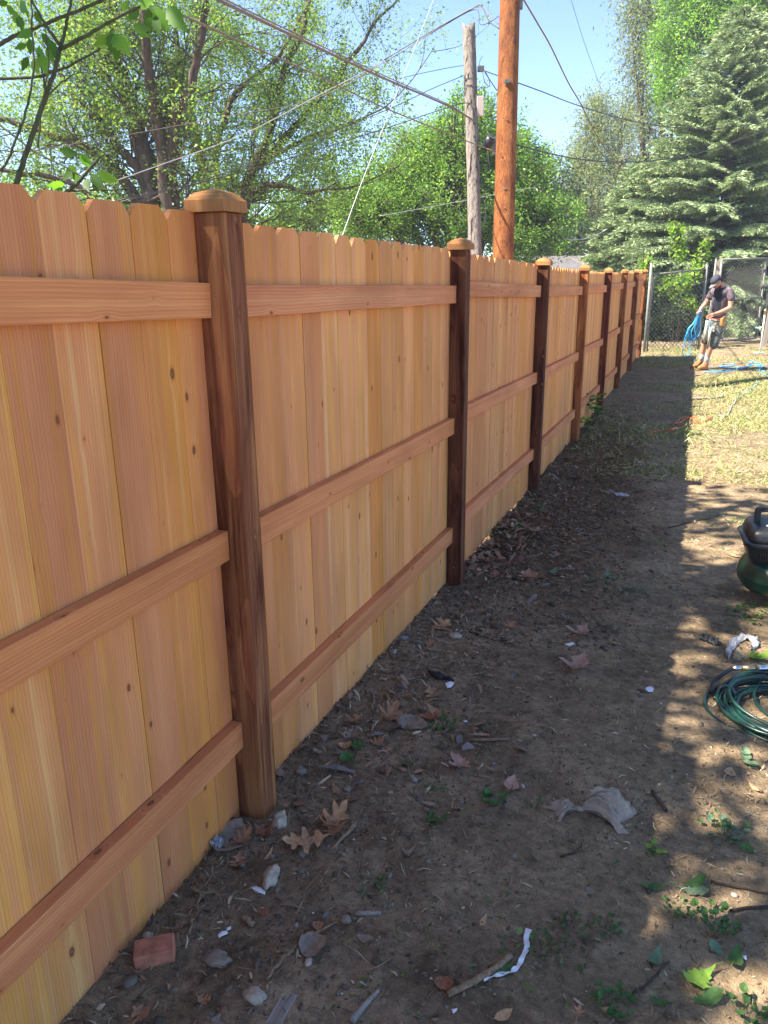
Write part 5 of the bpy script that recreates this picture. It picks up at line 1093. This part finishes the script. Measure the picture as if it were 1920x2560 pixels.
runs = [[S4(*q) for q in ((1315, 1735), (1380, 1700), (1470, 1640), (1530, 1590), (1560, 1540))],
        [S4(*q) for q in ((850, 1290), (845, 1340), (870, 1380), (960, 1402), (1060, 1405), (1150, 1390), (1170, 1360), (1290, 1365), (1230, 1390), (1130, 1400))],
        [S4(*q) for q in ((960, 1450), (1050, 1440), (1180, 1440), (1290, 1415), (1400, 1395), (1480, 1370), (1590, 1375), (1530, 1345), (1440, 1335), (1500, 1330), (1600, 1370))],
        [S4(*q) for q in ((980, 1445), (1150, 1450), (1300, 1425), (1420, 1390), (1480, 1330), (1560, 1350), (1600, 1390), (1560, 1420), (1620, 1440), (1700, 1430))],
        [S4(*q) for q in ((1540, 1420), (1600, 1470), (1680, 1500), (1700, 1440), (1600, 1430))],
        [S4(*q) for q in ((1130, 1395), (1250, 1380), (1380, 1400), (1500, 1375), (1640, 1400))]]
cord('blue_hose', 'blue hose trailing over the sunlit grass to the right of the worker', runs, .0085, 'blueh', 'hose')

# ------------------------------------------------------------------ the worker
def skin(name, verts, edges, mat, parent, sub=2, post=None, smooth=True):
    """verts = [((x,y,z), rx, ry)], grown with a Skin modifier and frozen"""
    me = bpy.data.meshes.new('tmp'); me.from_pydata([v[0] for v in verts], edges, []); o = bpy.data.objects.new('tmp', me); COL.objects.link(o)
    md = o.modifiers.new('Skin', 'SKIN'); md.use_smooth_shade = True
    for i, v in enumerate(verts):
        sv = me.skin_vertices[0].data[i]; sv.radius = (v[1], v[2]); sv.use_root = (i == 0)
    s = o.modifiers.new('Sub', 'SUBSURF'); s.levels = sub; s.render_levels = sub
    dg = bpy.context.evaluated_depsgraph_get(); dg.update(); nm = bpy.data.meshes.new_from_object(o.evaluated_get(dg)); bpy.data.objects.remove(o); nm.name = name
    nm.materials.clear(); nm.materials.append(mat)
    if post:
        for v in nm.vertices: v.co = post(v.co.copy())
    nm.shade_smooth(); return obj(name, nm, parent)
def shirtmat():
    N = NT('speckled_shirt'); v = N.n('TexCoord').outputs['Object']; vo = N.n('TexVoronoi'); N.put(v, vo.inputs['Vector']); vo.inputs['Scale'].default_value = 26
    sc = N.n('SeparateColor'); N.put(vo.outputs['Color'], sc.inputs[0]); spot = N.math('MULTIPLY', N.ramp(vo.outputs['Distance'], [(.16, 1), (.26, 0)]), N.math('GREATER_THAN', sc.outputs[0], .62))
    n = N.noise(v, 9, 4, .6); c = N.ramp(n, [(.35, (.08, .062, .076)), (.65, (.145, .115, .132))]); c = N.mix(N.math('MULTIPLY', spot, .75), c, (.45, .40, .42))
    sx = N.n('SeparateXYZ'); N.put(v, sx.inputs[0]); head_shade = N.math('MULTIPLY', N.math('GREATER_THAN', sx.outputs[0], .085), N.math('LESS_THAN', sx.outputs[0], .235)); head_shade = N.math('MULTIPLY', head_shade, N.math('GREATER_THAN', sx.outputs[2], 1.14)); head_shade = N.math('MULTIPLY', head_shade, N.math('LESS_THAN', sx.outputs[1], -.02))  # shadow of head and cap painted into the cloth down the front
    c = N.mix(head_shade, c, (.022, .024, .032)); return N.end(N.bsdf(c, .85, N.bump(n, .4, .01), .15))
def shortsmat():
    N = NT('camo_shorts'); v = N.n('TexCoord').outputs['Object']; n = N.noise(v, 13, 3, .6, .5); c = N.ramp(n, [(.36, (.05, .058, .055)), (.48, (.10, .115, .105)), (.56, (.24, .23, .19)), (.66, (.09, .10, .095))]); return N.end(N.bsdf(c, .9, N.bump(N.noise(v, 30, 3), .4, .01), .1))
SKIN = plain('skin', (.52, .25, .16), .55, .3, 0, .1, 12); HAIR = plain('dark_beard', (.045, .028, .022), .8, .2)
man = empty('person', onground(1752, 925)); tag(man, 'man in cap, speckled shirt and shorts looking down while coiling a blue hose', 'person')
man.scale = (1, 1, .985)
S = []; E_ = []
def ch(pts, start=None):
    i0 = len(S); prev = start
    for p in pts:
        S.append(p); i = len(S)-1
        if prev is not None: E_.append((prev, i))
        prev = i
    return len(S)-1
# pelvis root, spine, neck, head
sp = ch([((.19, .09, .95), .10, .09)]); s2 = ch([((.20, .08, 1.15), .09, .08), ((.22, .08, 1.38), .09, .08), ((.24, .06, 1.53), .07, .07)], sp)
nk = ch([((.21, .01, 1.61), .062, .062), ((.16, -.04, 1.67), .075, .085), ((.115, -.09, 1.70), .085, .095), ((.075, -.14, 1.655), .065, .07)], s2)
# nearer (left) arm, further (right) arm
la = ch([((.36, -.05, 1.52), .062, .062), ((.40, -.08, 1.38), .056, .056), ((.405, -.10, 1.22), .047, .047), ((.30, -.20, 1.165), .046, .046), ((.17, -.27, 1.115), .031, .028), ((.12, -.285, 1.10), .035, .022), ((.07, -.29, 1.08), .034, .018)], s2)
ra = ch([((.06, .15, 1.50), .06, .06), ((.00, .17, 1.38), .052, .052), ((-.035, .14, 1.29), .044, .044), ((-.09, .08, 1.22), .040, .040), ((-.125, .05, 1.175), .028, .028), ((-.140, .04, 1.15), .034, .026)], s2)
ll = ch([((.23, -.01, .88), .095, .095), ((.18, -.03, .68), .082, .082), ((.14, -.06, .50), .060, .062), ((.115, -.04, .36), .058, .060), ((.09, -.02, .20), .036, .038), ((.075, -.02, .08), .036, .045), ((.01, -.07, .045), .036, .03)], sp)
rl = ch([((.11, .17, .88), .09, .09), ((.06, .18, .68), .078, .078), ((.02, .19, .50), .058, .06), ((.00, .22, .36), .056, .058), ((-.01, .24, .20), .036, .038), ((-.02, .24, .08), .036, .045), ((-.11, .22, .045), .034, .03)], sp)
def facepost(v):
    c = Vector((.095, -.115, 1.675)); d = v-c
    return v
body = skin('body', S, E_, SKIN, man)
fwd = Vector((-.60, -.40, -.85)).normalized(); hc_ = Vector((.115, -.085, 1.695)); left = Vector((.56, -.83, 0)).normalized(); upv = left.cross(fwd)*-1
if upv.z < 0: upv = -upv
def hp_(f, l, u): return hc_+fwd*f+left*l+upv*u
def blob(name, c, r, mat, parent, rot=None, sub=3, fn=None):
    bm = bmesh.new(); bmesh.ops.create_icosphere(bm, subdivisions=sub, radius=1); Rm = Matrix((fwd, left, upv)).transposed() if rot is None else rot
    for v in bm.verts:
        q = Vector((v.co.x*r[0], v.co.y*r[1], v.co.z*r[2])); q = fn(q) if fn else q; v.co = Rm@q+c
    me = bpy.data.meshes.new(name); bm.to_mesh(me); bm.free(); me.shade_smooth(); me.materials.append(mat); return obj(name, me, parent)
blob('face', hp_(.012, 0, -.005), (.098, .076, .112), SKIN, man)
blob('nose', hp_(.112, 0, -.012), (.018, .013, .022), SKIN, man, sub=2)
for s in (-1, 1):
    blob('ear', hp_(-.012, s*.080, -.008), (.022, .010, .034), SKIN, man, sub=2)
    blob('eye', hp_(.098, s*.032, .012), (.008, .012, .006), HAIR, man, sub=2)
blob('mouth', hp_(.100, 0, -.052), (.010, .026, .006), plain('lips', (.33, .11, .09), .5), man, sub=2)
blob('beard', hp_(.036, 0, -.085), (.062, .066, .050), HAIR, man, fn=lambda q: q+Vector((mnoise.noise(q*50)*.006,)*3))
blob('hair', hp_(-.035, 0, -.01), (.072, .079, .085), HAIR, man)
CAPM = plain('navy_cap_cloth', (.05, .056, .07), .8, .15); cap = blob('cap', hp_(-.012, 0, .050), (.112, .090, .078), CAPM, man, fn=lambda q: Vector((q.x, q.y, max(q.z, -.012))))
V = []; F = []; n = 12
for i in range(n+1):
    a = -1.25+2.5*i/n
    for (ra_, dz) in ((.085, .0), (.195-.04*(a/1.25)**2, -.006)):
        for th in (0, -.004): V.append(hp_(math.cos(a)*ra_-.01, math.sin(a)*.086, .038-.025*(math.sin(a))**2+dz+th))
for i in range(n):
    k = 4*i; F += [(k, k+2, k+6, k+4), (k+1, k+5, k+7, k+3), (k+2, k+3, k+7, k+6)]
obj('cap_brim', mesh_from('cap_brim', V, F, plain('grey_brim_cloth', (.20, .20, .21), .8, .15), True), cap)
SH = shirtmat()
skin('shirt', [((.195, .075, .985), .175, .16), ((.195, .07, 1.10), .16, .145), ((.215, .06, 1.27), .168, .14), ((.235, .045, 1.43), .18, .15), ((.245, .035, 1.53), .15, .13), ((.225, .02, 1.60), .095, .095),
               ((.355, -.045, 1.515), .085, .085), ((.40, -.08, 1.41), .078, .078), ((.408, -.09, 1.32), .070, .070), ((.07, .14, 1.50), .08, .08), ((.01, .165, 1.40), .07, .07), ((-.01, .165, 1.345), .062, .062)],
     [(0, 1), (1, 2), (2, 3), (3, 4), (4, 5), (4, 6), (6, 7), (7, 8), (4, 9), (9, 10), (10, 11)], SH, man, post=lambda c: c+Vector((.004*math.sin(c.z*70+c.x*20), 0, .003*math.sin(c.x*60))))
SHO = shortsmat()
skin('shorts', [((.19, .08, 1.04), .15, .14), ((.19, .08, .90), .155, .15), ((.235, -.01, .80), .125, .125), ((.19, -.03, .62), .118, .118), ((.15, -.055, .40), .112, .112), ((.10, .17, .80), .115, .115), ((.05, .18, .64), .11, .11), ((.02, .19, .47), .10, .10)],
     [(0, 1), (1, 2), (2, 3), (3, 4), (1, 5), (5, 6), (6, 7)], SHO, man, post=lambda c: c+Vector((.006*math.sin(c.z*55+c.x*15), .004*math.sin(c.z*40), 0)))
SOCK = plain('grey_socks', (.42, .40, .42), .9, .1); BOOT = plain('tan_work_boots', (.36, .17, .07), .75, .2, 0, .3, 25)
for nm, ax, ay, az, tx, ty in (('n', .092, -.02, .30, -.055, -.10), ('f', -.008, .235, .30, -.175, .20)):
    dx_, dy_ = (tx-ax), (ty-ay)
    t = Tubes(); t.add([(ax+.012, ay-.0, .33), (ax+.003, ay, .24), (ax-.004, ay, .14)], [.053, .046], 12); obj('sock', t.mesh('sock', SOCK), man)
    b = skin('boot', [((ax-.012, ay+.005, .205), .054, .052), ((ax-.015, ay+.005, .13), .052, .052), ((ax-.012, ay+.01, .055), .050, .052), ((ax-.012+dx_*.55, ay+dy_*.5, .06), .05, .045), ((tx-.0, ty, .048), .046, .036), ((ax+.02, ay+.02, .045), .045, .04)], [(0, 1), (1, 2), (2, 3), (3, 4), (2, 5)], BOOT, man, post=lambda c: Vector((c.x, c.y, max(c.z, .008))))
    t = Tubes(); t.add([(ax+.055, ay+.025, .008), (ax-.01, ay+.008, .008), (tx-.035, ty-.01, .008)], [.047, .043], 8); so = obj('sole', t.mesh('sole', plain('boot_sole', (.10, .06, .04), .9)), b)
    for v in so.data.vertices: v.co.z = .0+(v.co.z-.008)*.25+.010
# fingers round the hose (right hand) and in front of the belt (left hand)
def finger(pts, r=.0088):
    skin('finger', [((p[0], p[1], p[2]), r*(1.05-.1*i), r*(1.05-.1*i)) for i, p in enumerate(pts)], [(i, i+1) for i in range(len(pts)-1)], SKIN, man, sub=1)
for k in range(4):
    o_ = Vector((-.018*k*.5, -.006*k, -.014*k)); b0_ = Vector((-.135, .025, 1.165))+o_*.8
    finger([b0_, b0_+Vector((-.025, -.025, -.020)), b0_+Vector((-.020, -.052, -.034)), b0_+Vector((.008, -.058, -.040))][:4])
finger([Vector((-.125, .02, 1.165)), Vector((-.105, -.012, 1.145)), Vector((-.112, -.035, 1.125))], .0098)
for k in range(4):
    b0_ = Vector((.068, -.285-.008*k+.01, 1.100-.018*k)); Lf = (.9, 1, .95, .8)[k]
    finger([b0_, b0_+Vector((-.038*Lf, -.006, -.010)), b0_+Vector((-.066*Lf, .004, -.026)), b0_+Vector((-.074*Lf, .018, -.044))])
finger([Vector((.115, -.30, 1.075)), Vector((.080, -.325, 1.045)), Vector((.055, -.325, 1.025))], .0098)
# belt, pouch, dangling strap
POU = plain('tan_leather', (.50, .24, .08), .6, .3); t = Tubes()
P = [Vector((.19+.175*math.cos(a), .075+.16*math.sin(a), 1.0)) for a in np.linspace(0, 6.2832, 25)]; t.add(P, .010, 6); obj('belt', t.mesh('belt', plain('red_belt', (.32, .10, .07), .7)), man)
ph = bpy.data.meshes.new('tool_pouch'); bm = bmesh.new(); box_bm(bm, -.045, .045, -.03, .03, -.09, .07, .014); bm.to_mesh(ph); bm.free(); ph.materials.append(POU)
o = obj('tool_pouch', ph, man, (.30, -.10, .955)); o.rotation_euler = (0, 0, .5); t = Tubes(); t.add([(0, -.03, .03), (0, -.045, .09)], [.018, .03], 10); obj('pocket', t.mesh('pocket', POU), o)
bm = bmesh.new(); box_bm(bm, -.04, .03, -.02, .02, -.07, .03, .01); ph = bpy.data.meshes.new('thigh_pouch'); bm.to_mesh(ph); bm.free(); ph.materials.append(plain('pale_pouch_cloth', (.46, .42, .36), .8)); obj('thigh_pouch', ph, man, (.145, -.15, .83))
t = Tubes()
for k in range(3): t.add(smooth_path([(.06+.01*k, -.16, 1.0), (.055+.012*k, -.17, .90), (.06+.01*k, -.155, .76), (.07, -.14, .62)], 4), .007, 6)
obj('blue_strap', t.mesh('blue_strap', plain('blue_grey_strap', (.17, .28, .38), .7)), man)
t = Tubes()
for a, b_ in (((.02, -.155, .98), (.0, -.12, .55)), ((.10, -.16, .85), (.085, -.155, .45))): t.add([a, (a[0]*.5+b_[0]*.5, a[1]*.5+b_[1]*.5-.02, .72), b_], [.026, .022], 8)
obj('rag', t.mesh('rag', plain('cream_rag', (.50, .46, .36), .9)), man)
# hose bundle in the right hand: a thing of its own
hb = empty('hose_bundle', Vector(man.location)+Vector((-.125, -.01, 0))); tag(hb, 'bundle of bright blue hose loops hanging from the hand of the worker', 'hose'); t = Tubes(); rq = random.Random(2)
for k in range(9):
    wd, dp, low, off = rq.uniform(.03, .10), rq.uniform(.02, .07), rq.uniform(.42, .72), rq.uniform(-.09, .01)
    P = [Vector((0, 0, 1.15)), Vector((off*.5-wd*.6, -dp*.4, .92)), Vector((off*1.3-wd*1.3, -dp, low+.16)), Vector((off*1.6-wd*.4, -dp*.5, low)), Vector((off*1.1+wd*.5, dp*.6, low+.1)), Vector((off*.4+wd*.35, dp*.4, .88)), Vector((.012, .01, 1.15))]
    t.add(smooth_path(P, 6), .0075, 6)
P = [Vector((0, 0, 1.14)), Vector((-.08, 0, .85)), Vector((-.20, 0, .60)), Vector((-.25, 0, .38)), Vector((-.19, 0, .25)), Vector((-.12, .02, .40)), Vector((-.06, .02, .62)), Vector((0, .02, .9))]; t.add(smooth_path(P, 6), .0075, 6)
P = [Vector((-.17, 0, .27)), Vector((-.10, .02, .30)), Vector((-.05, .0, .36))]; t.add(smooth_path(P, 5), .0075, 6)
obj('hose', t.mesh('hose', M['blueh']), hb)
for nm_ in (0,):
    t = Tubes(); t.add([Vector((-.035, 0, 1.12)), Vector((.04, .0, 1.18))], .006, 6); obj('tie', t.mesh('tie', M['blueh']), hb)
# ------------------------------------------------------------------ scattered litter (nobody could count it)
def sample(n, x0, x1, y0, y1, rr, dens=None):
    x = rr.uniform(x0, x1, n*3); y_ = rr.uniform(y0, y1, n*3)
    if dens is not None:
        k = rr.random(n*3) < dens(x, y_); x, y_ = x[k], y_[k]
    return x[:n], y_[:n]
def strips(name, label, n, reg, L, W_, cols, seed, dens=None, mat='litter', lift=.002, tilt=.25, curlk=.25):
    rr = np.random.default_rng(seed); x, y_ = sample(n, *reg, rr, dens); n = len(x); z = hg(x, y_)+lift
    a = rr.uniform(0, 6.283, n); l = L*np.exp(rr.normal(0, .45, n)); w_ = W_*np.exp(rr.normal(0, .35, n)); d = np.stack([np.cos(a), np.sin(a), rr.normal(0, tilt, n)], 1); s = np.stack([-np.sin(a), np.cos(a), rr.normal(0, tilt, n)], 1)
    c = np.stack([x, y_, z+np.abs(d[:, 2])*l*.4], 1); b = rr.normal(0, curlk, n)[:, None]*s
    l = l[:, None]; w_ = w_[:, None]
    p0, p1, p2 = c-d*l*.5, c+b*l*.3+np.array([0, 0, 1])*l*.08, c+d*l*.5
    V = np.stack([p0-s*w_*.25, p0+s*w_*.25, p1+s*w_*.5, p1-s*w_*.5, p1-s*w_*.5, p1+s*w_*.5, p2+s*w_*.15, p2-s*w_*.15], 1)
    C = np.array(cols)[rr.integers(0, len(cols), n)]*(1+.2*rr.normal(0, 1, (n, 1)).clip(-2, 2))
    me = poly_mesh(name, V.reshape(-1, 3), 4, np.repeat(C, 8, axis=0), M[mat]); return tag(obj(name, me), label, None, None, 'stuff')
STRAW = [(.42, .33, .21), (.34, .25, .16), (.50, .42, .28), (.26, .19, .12)]; DK = [(.14, .09, .056), (.21, .145, .09), (.30, .21, .135), (.095, .065, .043)]
GRN = [(.09, .15, .035), (.13, .19, .05), (.07, .11, .03)]
near = lambda x, y_: np.clip(.25+.75*(vn(x*2.2+4, y_*2.2)+.5), 0, 1)
strips('wood_chips', 'pale straw bits and bark chips strewn over the near soil', 6500, (-.05, 3.0, .7, 6.5), .016, .0046, STRAW+DK[:2], 21, near)
strips('dark_debris', 'fine dark twig and leaf crumbs on the near soil', 13000, (-.05, 2.6, .7, 6.0), .013, .0032, DK+[(.2, .15, .1)], 22, near, tilt=.35)
strips('fine_twigs', 'thin hair-like twigs and stems lying on the near soil', 520, (-.02, 2.4, .8, 5.5), .055, .0022, [(.26, .19, .13), (.38, .30, .2), (.14, .10, .07)], 41, near, tilt=.08, lift=.004, curlk=.5)
fe = lambda x, y_: np.exp(-np.abs(x)/.22)
strips('fence_litter', 'twigs, bark and leaf scraps gathered along the foot of the fence', 3000, (-.1, .9, .7, 8), .026, .006, DK+STRAW+[(.20, .10, .06)], 23, fe, tilt=.4)
strips('leaf_pile', 'heap of brown dry leaves gathered against the fence past the second post', 300, (-.02, .36, 4.45, 6.0), .042, .026, [(.24, .13, .08), (.33, .2, .13), (.17, .09, .055)], 24, lambda x, y_: np.exp(-np.abs(x-.05)/.25), lift=.012, tilt=.35)
strips('leaf_scraps', 'scattered brown scraps of dead leaf along the fence side', 520, (.0, .9, 2.0, 8.5), .035, .02, [(.24, .14, .09), (.30, .19, .13), (.15, .09, .06), (.2, .17, .15)], 34, lambda x, y_: np.exp(-x/.5), lift=.004)
strips('shredded_straw', 'dry stalks and chips over the further path', 8000, (.0, 3.6, 5.5, 19), .030, .006, STRAW+GRN[:1], 25, lambda x, y_: np.clip(.2+.5*(x-.6), .15, 1)*np.clip(.3+vn(x*1.5, y_*1.5)+.4, 0, 1))
far = lambda x, y_: np.clip(.10+.75*np.clip(x-.5, 0, 1)+.42, 0, 1)*np.clip(.45+1.6*vn(x*1.1+7, y_*.9), 0.04, 1)
strips('cut_grass', 'thin yellowing mown grass on the sunny side of the yard', 95000, (.1, 7.5, 7.6, 21.5), .042, .0055, [(.30, .31, .10), (.36, .33, .15), (.22, .28, .07), (.44, .38, .22), (.16, .23, .05)], 26, far, tilt=.55, lift=.008)
strips('green_weeds', 'sparse green ground weeds in the shaded path', 2600, (.5, 4, 4.2, 10), .022, .008, GRN+[(.2, .27, .06)], 27, lambda x, y_: np.clip(vn(x*2.5+2, y_*2+8)*3-.35, 0, 1), tilt=.5)
strips('green_bits', 'tiny green leaf bits over the near path', 700, (.5, 2.6, .9, 5), .014, .006, GRN+[(.16, .22, .08)], 28, lambda x, y_: np.clip(vn(x*3+2, y_*3+3)*3, .05, 1), tilt=.3)
# clods and pebbles
def lumps(name, label, n, reg, r, cols, seed, dens=None, sink=.35):
    rr = np.random.default_rng(seed); x, y_ = sample(n, *reg, rr, dens); n = len(x); z = hg(x, y_)
    bm = bmesh.new(); bmesh.ops.create_icosphere(bm, subdivisions=1, radius=1); iv = np.array([v.co[:] for v in bm.verts]); fi = np.array([[v.index for v in f.verts] for f in bm.faces]); bm.free(); k = len(iv)
    s = r*np.exp(rr.normal(0, .5, (n, 1, 1)))*rr.uniform(.6, 1.3, (n, 1, 3)); V = iv[None]*(1+.28*rr.normal(0, 1, (n, k, 1)).clip(-1.5, 1.5))*s*np.array([1, 1, .65]); V = V+np.stack([x, y_, z], 1)[:, None]+np.array([0, 0, 1])*s[:, :, 2:3]*(.5-sink)
    F = (fi[None]+np.arange(n)[:, None, None]*k).reshape(-1, 3); C = np.repeat(np.array(cols)[rr.integers(0, len(cols), n)]*(1+.15*rr.normal(0, 1, (n, 1))), k, axis=0)
    return tag(obj(name, idx_mesh(name, V.reshape(-1, 3), F, C, M['litter'], True)), label, None, None, 'stuff')
SO = [(.13, .105, .075), (.18, .145, .11), (.11, .09, .065), (.21, .18, .135)]
lumps('soil_clods', 'small crumbs and clods of the dark near soil', 9000, (-.1, 1.9, .7, 5), .0034, SO, 31, lambda x, y_: np.clip(1.4-x, .12, 1))
lumps('dug_clods', 'coarse dark clods of freshly turned soil along the fence', 6000, (-.1, 1.2, 3.6, 13), .0062, [(.085, .058, .036), (.12, .085, .056), (.16, .12, .08)], 32, lambda x, y_: np.clip(1.25-x, .1, 1)*np.clip((13.5-y_)/6, 0, 1))
lumps('gravel', 'small grey and tan pebbles in the near soil', 380, (-.05, 2.4, .7, 5), .0042, [(.30, .26, .21), (.22, .19, .16), (.36, .33, .29), (.26, .14, .10)], 33, near, .2)
lumps('white_grit', 'tiny white specks of grit in the soil', 300, (-.05, 2.2, .7, 6), .0022, [(.6, .58, .54), (.5, .46, .4)], 35, near, .0)
# brush beyond the fence foot, glimpsed through the gap under the boards
strips('sunlit_litter', 'sunlit dry litter just beyond the foot of the fence', 2500, (-1.2, -.03, 3.0, 12), .04, .014, [(.4, .33, .22), (.3, .24, .15), (.5, .45, .34)], 36, tilt=.4, lift=.006)
